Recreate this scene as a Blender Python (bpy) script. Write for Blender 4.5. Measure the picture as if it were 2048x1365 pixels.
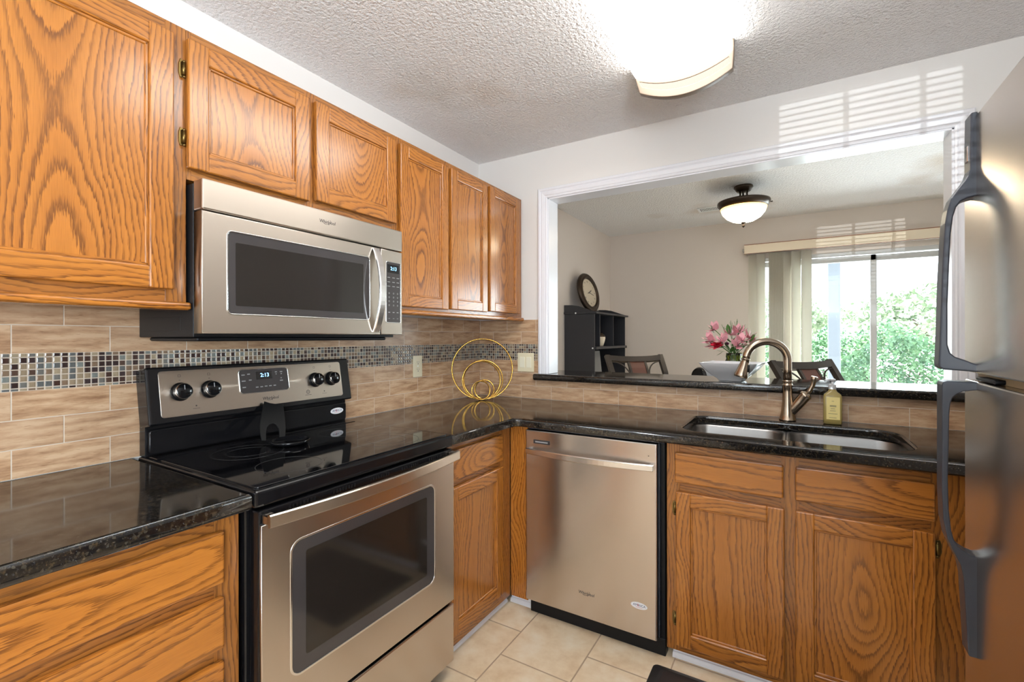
import bpy, bmesh, math, random
from mathutils import Matrix, Vector
random.seed(7)
PI = math.pi
SC = bpy.context.scene
COL = SC.collection
for o in list(bpy.data.objects): bpy.data.objects.remove(o)

# ------------------------------------------------------------ camera, world, lights, exposure
def make_camera():
    f, yaw, roll = 927.97, 0.542624, -0.001427
    cd = bpy.data.cameras.new('camera'); cam = bpy.data.objects.new('camera', cd); COL.objects.link(cam)
    cd.sensor_width = 36.0; cd.lens = f / 2048 * 36.0; cd.shift_y = -6.68 / 2048; cd.clip_start = 0.02; cd.clip_end = 200
    c, s = math.cos(yaw), math.sin(yaw)
    right = Vector((c, s, 0)); fwd = Vector((-s, c, 0)); up = Vector((0, 0, 1))
    R = right * math.cos(roll) + up * math.sin(roll); U = -right * math.sin(roll) + up * math.cos(roll)
    m = Matrix((R, U, -fwd)).transposed().to_4x4(); m.translation = Vector((1.77892, -2.5263, 1.28918))
    cam.matrix_world = m; SC.camera = cam
make_camera()
SC.view_settings.view_transform = 'Standard'; SC.view_settings.look = 'None'
SC.view_settings.gamma = 1.0; SC.view_settings.use_curve_mapping = False
SC.view_settings.exposure = -0.18
SC.cycles.use_denoising = True
SC.cycles.max_bounces = 10; SC.cycles.diffuse_bounces = 5; SC.cycles.glossy_bounces = 5
SC.cycles.transparent_max_bounces = 16; SC.cycles.sample_clamp_indirect = 6.0
SC.cycles.caustics_reflective = False; SC.cycles.caustics_refractive = False

W = bpy.data.worlds.new('sky'); SC.world = W; W.use_nodes = True
W.node_tree.nodes['Background'].inputs[0].default_value = (0.86, 0.94, 1.0, 1)
W.node_tree.nodes['Background'].inputs[1].default_value = 6.5

def light(name, kind, loc, direction, energy, color=(1, 1, 1), **kw):
    d = bpy.data.lights.new(name, kind); d.energy = energy; d.color = color
    for k, v in kw.items(): setattr(d, k, v)
    o = bpy.data.objects.new(name, d); COL.objects.link(o); o.location = loc
    o.rotation_euler = Vector(direction).to_track_quat('-Z', 'Y').to_euler()
    return o
light('sun', 'SUN', (0, -10, 12), (0.25, 0.62, -0.9), 15.0, (1, 0.95, 0.86), angle=0.01)
# low sun glinting off something down the street behind the house, shining through window_1's blind
BD = Vector((0.104, 1.0, 0.0775))
light('street_glint', 'SPOT', Vector((1.56, -4.7, 1.9)) - BD * 36, BD, 30000, (0.93, 0.97, 1.0), spot_size=0.05, spot_blend=0.1, shadow_soft_size=0.012)
# daylight at window_1 and the patio door; the side lamp is added fill
light('daylight_window', 'AREA', (1.56, -4.95, 1.5), (0, 1, 0.15), 22, (0.86, 0.93, 1.0), shape='RECTANGLE', size=0.62, size_y=1.1)
light('added_ceiling_fill', 'AREA', (2.98, -3.75, 1.45), (-1, 0.3, 1.3), 230, (0.84, 0.92, 1.0), shape='RECTANGLE', size=1.3, size_y=1.1)  # added fill aimed upward to lift the ceiling, at a made-up window
light('daylight_patio_door', 'AREA', (2.3, 2.75, 1.2), (0, -1, 0.2), 135, (0.86, 0.95, 1.0), shape='RECTANGLE', size=1.7, size_y=1.8)
LENS_STRENGTH = 14.0
BOWL_STRENGTH = 32.0

# ------------------------------------------------------------ materials
def nd(t, kind, **kw):
    n = t.nodes.new(kind)
    for k, v in kw.items():
        if k.startswith('i_'):
            n.inputs[int(k[2:]) if k[2:].isdigit() else k[2:].replace('_', ' ')].default_value = v
        else: setattr(n, k, v)
    return n
def c4(c): return (c[0], c[1], c[2], 1.0)
def srgb(r, g, b):
    f = lambda x: ((x / 255 + 0.055) / 1.055) ** 2.4 if x / 255 > 0.04045 else x / 255 / 12.92
    return (f(r), f(g), f(b))
def mat(name, color=(0.8, 0.8, 0.8), rough=0.5, metal=0.0, **kw):
    m = bpy.data.materials.new(name); m.use_nodes = True
    b = m.node_tree.nodes['Principled BSDF']
    b.inputs['Base Color'].default_value = c4(color); b.inputs['Roughness'].default_value = rough; b.inputs['Metallic'].default_value = metal
    for k, v in kw.items(): b.inputs[k.replace('_', ' ')].default_value = v
    return m
def parts_of(m): return m.node_tree, m.node_tree.nodes['Principled BSDF']
def math_n(t, op, a, b=None, c=None, clamp=False):
    n = t.nodes.new('ShaderNodeMath'); n.operation = op; n.use_clamp = clamp
    for i, x in enumerate((a, b, c)):
        if x is None: continue
        if hasattr(x, 'links'): t.links.new(x, n.inputs[i])
        else: n.inputs[i].default_value = x
    return n.outputs[0]
def comb(t, x, y, z=0.0):
    n = t.nodes.new('ShaderNodeCombineXYZ')
    for i, v in enumerate((x, y, z)):
        if hasattr(v, 'links'): t.links.new(v, n.inputs[i])
        else: n.inputs[i].default_value = v
    return n.outputs[0]
def noise(t, vec, scale, detail=2, rough=0.5, out=0):
    n = nd(t, 'ShaderNodeTexNoise'); n.inputs['Scale'].default_value = scale; n.inputs['Detail'].default_value = detail; n.inputs['Roughness'].default_value = rough
    if vec is not None: t.links.new(vec, n.inputs['Vector'])
    return n.outputs[out]
def ramp(t, fac, stops, interp='LINEAR'):
    n = nd(t, 'ShaderNodeValToRGB'); cr = n.color_ramp; cr.interpolation = interp
    while len(cr.elements) < len(stops): cr.elements.new(0.5)
    for e, (p, c) in zip(cr.elements, stops): e.position = p; e.color = c4(c)
    t.links.new(fac, n.inputs[0]); return n.outputs[0]
def mixc(t, fac, a, b, mode='MIX'):
    n = nd(t, 'ShaderNodeMix', data_type='RGBA', blend_type=mode)
    for s, x in ((0, fac), (6, a), (7, b)):
        if hasattr(x, 'links'): t.links.new(x, n.inputs[s])
        else: n.inputs[s].default_value = x if s == 0 else c4(x)
    return n.outputs[2]
def bump(t, b, h, strength, dist):
    n = nd(t, 'ShaderNodeBump'); n.inputs['Strength'].default_value = strength; n.inputs['Distance'].default_value = dist
    t.links.new(h, n.inputs['Height']); t.links.new(n.outputs[0], b.inputs['Normal'])

def oak(name, light_c, mid_c, dark_c, rough=0.27):
    m = mat(name, rough=rough); t, b = parts_of(m); L = t.links
    uv = nd(t, 'ShaderNodeUVMap', uv_map='grain'); s = nd(t, 'ShaderNodeSeparateXYZ'); L.new(uv.outputs[0], s.inputs[0])
    u, v = s.outputs[0], s.outputs[1]
    n1 = noise(t, comb(t, math_n(t, 'MULTIPLY', u, 1.5), math_n(t, 'MULTIPLY', v, 1.5)), 1.0, 1)
    D = math_n(t, 'MULTIPLY_ADD', n1, 0.30, -0.07)
    wob = noise(t, comb(t, math_n(t, 'MULTIPLY', u, 5.0), math_n(t, 'MULTIPLY', v, 14.0)), 1.0, 2)
    vv = math_n(t, 'MULTIPLY_ADD', math_n(t, 'SUBTRACT', wob, 0.5), 0.034, v)
    r = math_n(t, 'SQRT', math_n(t, 'ADD', math_n(t, 'MULTIPLY', vv, vv), math_n(t, 'MULTIPLY', D, D)))
    jag = noise(t, comb(t, math_n(t, 'MULTIPLY', u, 22.0), math_n(t, 'MULTIPLY', v, 420.0)), 1.0, 2)
    ph = math_n(t, 'ADD', math_n(t, 'DIVIDE', r, 0.0105), math_n(t, 'MULTIPLY_ADD', jag, 0.9, -0.45))
    f = math_n(t, 'FRACT', ph)
    ring = ramp(t, f, [(0.0, (0, 0, 0)), (0.08, (1, 1, 1)), (0.22, (0.8,) * 3), (0.42, (0.18,) * 3), (0.9, (0.0,) * 3), (1.0, (0, 0, 0))])
    var = noise(t, comb(t, math_n(t, 'MULTIPLY', math_n(t, 'FLOOR', ph), 3.7), math_n(t, 'MULTIPLY', u, 2.0)), 1.0, 0)
    pores = noise(t, comb(t, math_n(t, 'MULTIPLY', u, 16.0), math_n(t, 'MULTIPLY', v, 900.0)), 1.0, 1)
    pm = ramp(t, pores, [(0.35, (0.6,) * 3), (0.6, (1,) * 3)])
    base = mixc(t, var, light_c, mid_c)
    fac = math_n(t, 'MULTIPLY', ring, math_n(t, 'MULTIPLY_ADD', var, 0.7, 0.42), clamp=True)
    col = mixc(t, fac, base, dark_c)
    col = mixc(t, 0.35, col, pm, 'MULTIPLY')
    L.new(col, b.inputs['Base Color'])
    bump(t, b, f, 0.06, 0.0006)
    b.inputs['Coat Weight'].default_value = 0.35; b.inputs['Coat Roughness'].default_value = 0.16
    return m
OAK = oak('honey_oak', srgb(188, 121, 48), srgb(168, 101, 36), srgb(94, 52, 22))
OAKF = oak('aged_oak_frame', srgb(172, 112, 48), srgb(150, 90, 36), srgb(90, 52, 26))

def paint(name, color, bump_s=0.03, rough=0.55, **kw):
    m = mat(name, color, rough, **kw); t, b = parts_of(m); g = nd(t, 'ShaderNodeNewGeometry')
    bump(t, b, noise(t, g.outputs['Position'], 160, 3), bump_s, 0.002); return m
WALL_K = paint('kitchen_wall_paint', srgb(226, 223, 219))
WALL_D = paint('dimmed_wall_paint', srgb(216, 205, 196))  # kitchen off-white toned darker and beiger, the dining room's dimmer light in the colour
TRIM = mat('white_trim_enamel', srgb(232, 232, 236), 0.25)
def ceiling_mat():
    m = mat('stippled_ceiling', srgb(246, 244, 243), 0.8); t, b = parts_of(m); g = nd(t, 'ShaderNodeNewGeometry')
    n = noise(t, g.outputs['Position'], 75, 3, 0.6)
    st = noise(t, g.outputs['Position'], 1.3, 3)
    L = ramp(t, st, [(0.60, srgb(246, 244, 243)), (0.78, srgb(216, 202, 188))])
    t.links.new(L, b.inputs['Base Color'])
    bump(t, b, n, 1.0, 0.018); return m
CEIL = ceiling_mat()

def tile_wall():
    m = mat('travertine_tile', rough=0.35); t, b = parts_of(m); L = t.links
    uv = nd(t, 'ShaderNodeUVMap', uv_map='grain'); s = nd(t, 'ShaderNodeSeparateXYZ'); L.new(uv.outputs[0], s.inputs[0])
    u, v = s.outputs[0], s.outputs[1]
    rh, tw = 0.0780, 0.208
    row = math_n(t, 'FLOOR', math_n(t, 'DIVIDE', v, rh)); off = math_n(t, 'MULTIPLY', math_n(t, 'MODULO', row, 2.0), 0.5)
    uu = math_n(t, 'ADD', math_n(t, 'DIVIDE', u, tw), off)
    fu = math_n(t, 'FRACT', uu); fv = math_n(t, 'FRACT', math_n(t, 'DIVIDE', v, rh)); cu = math_n(t, 'FLOOR', uu)
    du = math_n(t, 'MULTIPLY', math_n(t, 'MINIMUM', fu, math_n(t, 'SUBTRACT', 1.0, fu)), tw)
    dv = math_n(t, 'MULTIPLY', math_n(t, 'MINIMUM', fv, math_n(t, 'SUBTRACT', 1.0, fv)), rh)
    d = math_n(t, 'MINIMUM', du, dv)
    gm = ramp(t, math_n(t, 'MULTIPLY', d, 100.0), [(0.09, (1, 1, 1)), (0.15, (0, 0, 0))])
    wn = nd(t, 'ShaderNodeTexWhiteNoise', noise_dimensions='3D'); L.new(comb(t, cu, row, 3.0), wn.inputs[0])
    id_ = wn.outputs[0]
    n1 = noise(t, comb(t, math_n(t, 'MULTIPLY_ADD', id_, 9.0, math_n(t, 'MULTIPLY', u, 7.0)), math_n(t, 'MULTIPLY', v, 42.0), row), 1.0, 5, 0.62)
    n2 = noise(t, comb(t, math_n(t, 'MULTIPLY', u, 40.0), math_n(t, 'MULTIPLY', v, 300.0), id_), 1.0, 2)
    col = ramp(t, n1, [(0.32, srgb(140, 102, 72)), (0.46, srgb(182, 145, 110)), (0.60, srgb(206, 174, 140))])
    col = mixc(t, math_n(t, 'MULTIPLY', id_, 0.38), col, srgb(178, 150, 124))
    pit = ramp(t, n2, [(0.30, (0.62, 0.52, 0.42)), (0.38, (1, 1, 1))])
    col = mixc(t, 0.6, col, pit, 'MULTIPLY')
    col = mixc(t, gm, col, srgb(214, 200, 182))
    L.new(col, b.inputs['Base Color'])
    bump(t, b, math_n(t, 'SUBTRACT', 1.0, gm), 0.5, 0.002); return m
TILE = tile_wall()
def mosaic():
    m = mat('glass_mosaic', rough=0.15); t, b = parts_of(m); L = t.links
    uv = nd(t, 'ShaderNodeUVMap', uv_map='grain'); s = nd(t, 'ShaderNodeSeparateXYZ'); L.new(uv.outputs[0], s.inputs[0])
    p = 0.0166
    uu = math_n(t, 'DIVIDE', s.outputs[0], p); vv = math_n(t, 'DIVIDE', s.outputs[1], p)
    fu, fv = math_n(t, 'FRACT', uu), math_n(t, 'FRACT', vv)
    d = math_n(t, 'MINIMUM', math_n(t, 'MINIMUM', fu, math_n(t, 'SUBTRACT', 1.0, fu)), math_n(t, 'MINIMUM', fv, math_n(t, 'SUBTRACT', 1.0, fv)))
    gm = ramp(t, d, [(0.055, (1, 1, 1)), (0.095, (0, 0, 0))])
    wn = nd(t, 'ShaderNodeTexWhiteNoise', noise_dimensions='3D'); L.new(comb(t, math_n(t, 'FLOOR', uu), math_n(t, 'FLOOR', vv), 1.0), wn.inputs[0])
    cols = [srgb(70, 50, 44), srgb(112, 110, 104), srgb(148, 130, 106), srgb(58, 44, 42), srgb(124, 128, 122), srgb(160, 144, 118), srgb(86, 66, 56), srgb(96, 98, 96), srgb(128, 106, 86), srgb(64, 52, 52)]
    col = ramp(t, wn.outputs[0], [(i / len(cols), c) for i, c in enumerate(cols)], 'CONSTANT')
    st = noise(t, comb(t, math_n(t, 'MULTIPLY', uu, 3.0), math_n(t, 'MULTIPLY', vv, 0.6)), 1.0, 2)
    col = mixc(t, 0.3, col, ramp(t, st, [(0.3, (0.55,) * 3), (0.7, (1, 1, 1))]), 'MULTIPLY')
    col = mixc(t, gm, col, srgb(196, 182, 164)); L.new(col, b.inputs['Base Color'])
    rr = math_n(t, 'MULTIPLY_ADD', gm, 0.5, 0.12); L.new(rr, b.inputs['Roughness'])
    dome = ramp(t, d, [(0.06, (0, 0, 0)), (0.2, (0.8,) * 3), (0.5, (1, 1, 1))]); bump(t, b, dome, 0.5, 0.002); return m
MOSAIC = mosaic()
def floor_mat():
    m = mat('cream_floor_tile', rough=0.42); t, b = parts_of(m); L = t.links
    g = nd(t, 'ShaderNodeNewGeometry'); s = nd(t, 'ShaderNodeSeparateXYZ'); L.new(g.outputs['Position'], s.inputs[0])
    x = math_n(t, 'DIVIDE', math_n(t, 'ADD', s.outputs[0], 9.21 - 0.762), 0.307); col_i = math_n(t, 'FLOOR', x)
    off = math_n(t, 'MULTIPLY', math_n(t, 'MODULO', col_i, 2.0), 0.5)
    y = math_n(t, 'ADD', math_n(t, 'DIVIDE', math_n(t, 'ADD', s.outputs[1], 10.0 + 0.934 - 0.285), 0.335), off)
    fx, fy = math_n(t, 'FRACT', x), math_n(t, 'FRACT', y)
    d = math_n(t, 'MINIMUM', math_n(t, 'MINIMUM', fx, math_n(t, 'SUBTRACT', 1.0, fx)), math_n(t, 'MINIMUM', fy, math_n(t, 'SUBTRACT', 1.0, fy)))
    gm = ramp(t, d, [(0.006, (1, 1, 1)), (0.011, (0, 0, 0))])
    wn = nd(t, 'ShaderNodeTexWhiteNoise', noise_dimensions='3D'); L.new(comb(t, col_i, math_n(t, 'FLOOR', y), 2.0), wn.inputs[0])
    n1 = noise(t, g.outputs['Position'], 9, 5, 0.6)
    col = ramp(t, n1, [(0.3, srgb(212, 184, 148)), (0.5, srgb(228, 206, 174)), (0.7, srgb(238, 224, 200))])
    col = mixc(t, math_n(t, 'MULTIPLY', wn.outputs[0], 0.2), col, srgb(198, 178, 150))
    col = mixc(t, gm, col, srgb(172, 148, 122)); L.new(col, b.inputs['Base Color'])
    bump(t, b, math_n(t, 'SUBTRACT', 1.0, gm), 0.4, 0.002); return m
FLOOR = floor_mat()
def granite():
    m = mat('black_granite', rough=0.07); t, b = parts_of(m); L = t.links
    g = nd(t, 'ShaderNodeNewGeometry'); P = g.outputs['Position']
    v1 = nd(t, 'ShaderNodeTexVoronoi'); v1.inputs['Scale'].default_value = 190; L.new(P, v1.inputs['Vector'])
    n1 = noise(t, P, 90, 4, 0.7); n2 = noise(t, P, 200, 3, 0.7)
    col = ramp(t, n1, [(0.42, (0.006, 0.006, 0.007)), (0.56, (0.018, 0.014, 0.010)), (0.68, (0.055, 0.038, 0.020)), (0.80, (0.10, 0.075, 0.045))])
    fl = ramp(t, n2, [(0.60, (0, 0, 0)), (0.70, (0.05, 0.05, 0.048))])
    col = mixc(t, 1.0, col, fl, 'ADD')
    sep = nd(t, 'ShaderNodeSeparateColor'); L.new(v1.outputs['Color'], sep.inputs[0])
    k = ramp(t, sep.outputs[0], [(0.0, (0, 0, 0)), (0.93, (0, 0, 0)), (0.97, (1, 1, 1))])
    col = mixc(t, math_n(t, 'MULTIPLY', k, 0.35), col, (0.10, 0.085, 0.06))
    L.new(col, b.inputs['Base Color']); b.inputs['Specular IOR Level'].default_value = 0.65; return m
GRANITE = granite()
def steel(name, color, rough, axis=2, amount=0.02, scale=2200):
    m = mat(name, color, rough, 1.0); t, b = parts_of(m); L = t.links
    g = nd(t, 'ShaderNodeNewGeometry'); s = nd(t, 'ShaderNodeSeparateXYZ'); L.new(g.outputs['Position'], s.inputs[0])
    k = [scale] * 3; k[axis] = 6.0
    v = comb(t, *[math_n(t, 'MULTIPLY', s.outputs[i], k[i]) for i in range(3)])
    n = noise(t, v, 1.0, 2)
    L.new(math_n(t, 'MULTIPLY_ADD', n, amount, rough - amount / 2), b.inputs['Roughness'])
    sm = noise(t, comb(t, *[math_n(t, 'MULTIPLY', s.outputs[i], 5.0 if i != axis else 1.2) for i in range(3)]), 1.0, 3)
    L.new(mixc(t, ramp(t, sm, [(0.45, (0, 0, 0)), (0.8, (0.12,) * 3)]), color, tuple(c * 0.8 for c in color)), b.inputs['Base Color'])
    if axis != 0: b.inputs['Anisotropic'].default_value = 0.75; b.inputs['Anisotropic Rotation'].default_value = 0.25; tn = nd(t, 'ShaderNodeTangent', direction_type='RADIAL', axis='Z'); L.new(tn.outputs[0], b.inputs['Tangent'])
    return m
STEEL_V = steel('brushed_steel_vertical', (0.62, 0.56, 0.51), 0.25, 2)
STEEL_H = steel('brushed_steel_horizontal', (0.60, 0.54, 0.47), 0.30, 1)
STEEL_HX = steel('brushed_steel_handle', (0.78, 0.76, 0.74), 0.24, 0)
STEEL_SINK = steel('satin_sink_steel', (0.28, 0.27, 0.26), 0.34, 0)
CHROME = mat('polished_steel_edge', (0.8, 0.8, 0.8), 0.12, 1.0)
NICKEL = mat('brushed_bronze_nickel', srgb(172, 156, 138), 0.24, 1.0)
GOLD = mat('brushed_gold', srgb(206, 164, 84), 0.26, 1.0)
BRASS = mat('antique_brass', srgb(120, 100, 58), 0.35, 1.0)
BLK_GLOSS = mat('black_enamel', (0.006, 0.006, 0.007), 0.10, Specular_IOR_Level=0.32)
BLK_GLASS = mat('black_ceramic_glass', (0.004, 0.004, 0.005), 0.04, Specular_IOR_Level=0.6)
BLK_MATTE = mat('black_plastic', (0.008, 0.008, 0.009), 0.42, Specular_IOR_Level=0.22)
BLK_SILI = mat('black_silicone', (0.006, 0.006, 0.006), 0.6, Specular_IOR_Level=0.2)
GREY_GLASS = mat('smoked_grey_glass', (0.045, 0.04, 0.04), 0.10)
SCREEN_GLASS = mat('dark_oven_glass', (0.016, 0.013, 0.011), 0.09)
MARK_GREY = mat('grey_panel_lettering', (0.28, 0.28, 0.28), 0.5)
MARK_DARK = mat('dark_panel_lettering', (0.07, 0.06, 0.06), 0.5)
STICKER = mat('white_sticker', (0.82, 0.82, 0.84), 0.4)
NAVY = mat('navy_print', (0.03, 0.05, 0.14), 0.5)
RED_INK = mat('red_print', (0.6, 0.05, 0.05), 0.5)
IVORY = mat('ivory_plastic', srgb(232, 222, 190), 0.35)
FR_HANDLE = mat('slate_grey_plastic', srgb(40, 45, 56), 0.36)
DARK_WOOD = mat('espresso_laminate', srgb(42, 42, 46), 0.38)
DARKER = mat('espresso_interior', srgb(18, 17, 18), 0.5)
SILVERP = mat('silver_screw_cap', (0.8, 0.8, 0.8), 0.3)
BRONZE = mat('oil_rubbed_bronze', srgb(62, 50, 40), 0.32, 0.7)
CHAIR_M = mat('dark_bronze_chair_frame', srgb(58, 50, 44), 0.35, 0.4)
CHAIR_P = mat('red_brown_leather', srgb(92, 50, 36), 0.45)
PORC = mat('white_porcelain', (0.82, 0.83, 0.86), 0.12)
CREAM_CER = mat('cream_ceramic', srgb(216, 200, 176), 0.3)
CANVAS = mat('grey_board', srgb(120, 118, 116), 0.6)
CLOCK_FACE = mat('aged_cream_clock_face', srgb(196, 182, 160), 0.5)
MAT_RUB = mat('black_rubber_mat', (0.012, 0.011, 0.012), 0.5)
ALU = mat('white_aluminium_frame', srgb(196, 196, 196), 0.35)
VANE = mat('cream_blind_vane', srgb(222, 212, 188), 0.5, Subsurface_Weight=0.0)
VALANCE = mat('cream_valance', srgb(228, 212, 188), 0.4)
WHITE_P = mat('white_plastic', (0.8, 0.8, 0.8), 0.4)
CONCRETE = paint('pale_patio_concrete', srgb(214, 210, 200), 0.1)
PATIO_W = mat('grey_patio_paint', srgb(160, 168, 180), 0.6)
BARK = mat('grey_bark', srgb(96, 84, 72), 0.8)
def emit(name, color, s):
    m = bpy.data.materials.new(name); m.use_nodes = True; t = m.node_tree; t.nodes.clear()
    e = nd(t, 'ShaderNodeEmission'); e.inputs[0].default_value = c4(color); e.inputs[1].default_value = s
    o = nd(t, 'ShaderNodeOutputMaterial'); t.links.new(e.outputs[0], o.inputs[0]); return m
LENS = emit('lit_acrylic_lens', (1.0, 0.96, 0.91), LENS_STRENGTH)
LED = emit('blue_white_led_digits', (0.25, 0.6, 1.0), 5.0)
def bowl_glass():
    m = bpy.data.materials.new('lit_amber_glass'); m.use_nodes = True; t = m.node_tree; t.nodes.clear(); L = t.links
    lw = nd(t, 'ShaderNodeNewGeometry'); s = nd(t, 'ShaderNodeSeparateXYZ'); 
    tc = nd(t, 'ShaderNodeTexCoord'); L.new(tc.outputs['Object'], s.inputs[0])
    r = math_n(t, 'SQRT', math_n(t, 'ADD', math_n(t, 'MULTIPLY', s.outputs[0], s.outputs[0]), math_n(t, 'MULTIPLY', s.outputs[1], s.outputs[1])))
    e = nd(t, 'ShaderNodeEmission')
    L.new(ramp(t, math_n(t, 'MULTIPLY', r, 5.0), [(0.0, (1.0, 0.91, 0.76)), (0.6, (1.0, 0.86, 0.62)), (0.78, (0.12, 0.07, 0.02)), (0.9, (0.05, 0.028, 0.006))]), e.inputs[0])
    e.inputs[1].default_value = BOWL_STRENGTH
    p = nd(t, 'ShaderNodeBsdfPrincipled'); p.inputs['Base Color'].default_value = (0.8, 0.7, 0.5, 1); p.inputs['Roughness'].default_value = 0.2
    a = nd(t, 'ShaderNodeAddShader'); o = nd(t, 'ShaderNodeOutputMaterial'); L.new(e.outputs[0], a.inputs[0]); L.new(p.outputs[0], a.inputs[1]); L.new(a.outputs[0], o.inputs[0]); return m
BOWL = bowl_glass()
def pane_mat(name, tint=(0.96, 0.98, 0.98), ior=1.45, rough=0.0):
    m = bpy.data.materials.new(name); m.use_nodes = True; t = m.node_tree; t.nodes.clear(); L = t.links
    tr = nd(t, 'ShaderNodeBsdfTransparent'); tr.inputs[0].default_value = c4(tint)
    gl = nd(t, 'ShaderNodeBsdfGlossy'); gl.inputs['Roughness'].default_value = rough
    fr = nd(t, 'ShaderNodeFresnel'); fr.inputs[0].default_value = ior
    mx = nd(t, 'ShaderNodeMixShader'); o = nd(t, 'ShaderNodeOutputMaterial')
    L.new(fr.outputs[0], mx.inputs[0]); L.new(tr.outputs[0], mx.inputs[1]); L.new(gl.outputs[0], mx.inputs[2]); L.new(mx.outputs[0], o.inputs[0]); return m
PANE = pane_mat('clear_window_glass')
GREEN_GLASS = pane_mat('green_bottle_glass', (0.62, 0.70, 0.30), 1.5, 0.02)
CLEAR_P = mat('frosted_clear_plastic', (0.85, 0.85, 0.87), 0.15, Transmission_Weight=0.5)
def tinted(name, col, rough=0.15, trans=0.6):
    return mat(name, col, rough, Transmission_Weight=trans, IOR=1.35)
SOAP = mat('amber_green_soap', srgb(160, 142, 86), 0.12, Transmission_Weight=0.12, IOR=1.4)
SOAP_LABEL = mat('pale_yellow_label', srgb(226, 208, 138), 0.5)
def leaf_mat(name, c1, c2):
    m = mat(name, c1, 0.5, Specular_IOR_Level=0.3); t, b = parts_of(m); g = nd(t, 'ShaderNodeNewGeometry')
    n = noise(t, g.outputs['Position'], 7, 2); t.links.new(ramp(t, n, [(0.35, c1), (0.65, c2)]), b.inputs['Base Color'])
    return m
HEDGE = leaf_mat('hedge_leaves', srgb(104, 142, 116), srgb(146, 186, 138))
TREE_L = leaf_mat('tree_leaves', srgb(138, 158, 134), srgb(182, 198, 168))
LEAF = mat('bouquet_leaf', srgb(70, 110, 48), 0.45)
LEAF_Y = mat('yellow_green_leaf', srgb(170, 180, 40), 0.45)
PINK = mat('pink_petal', srgb(238, 178, 188), 0.5)
PURPLE = mat('plum_petal', srgb(96, 36, 70), 0.5)
RED = mat('red_rose_petal', srgb(206, 34, 62), 0.45)

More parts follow.
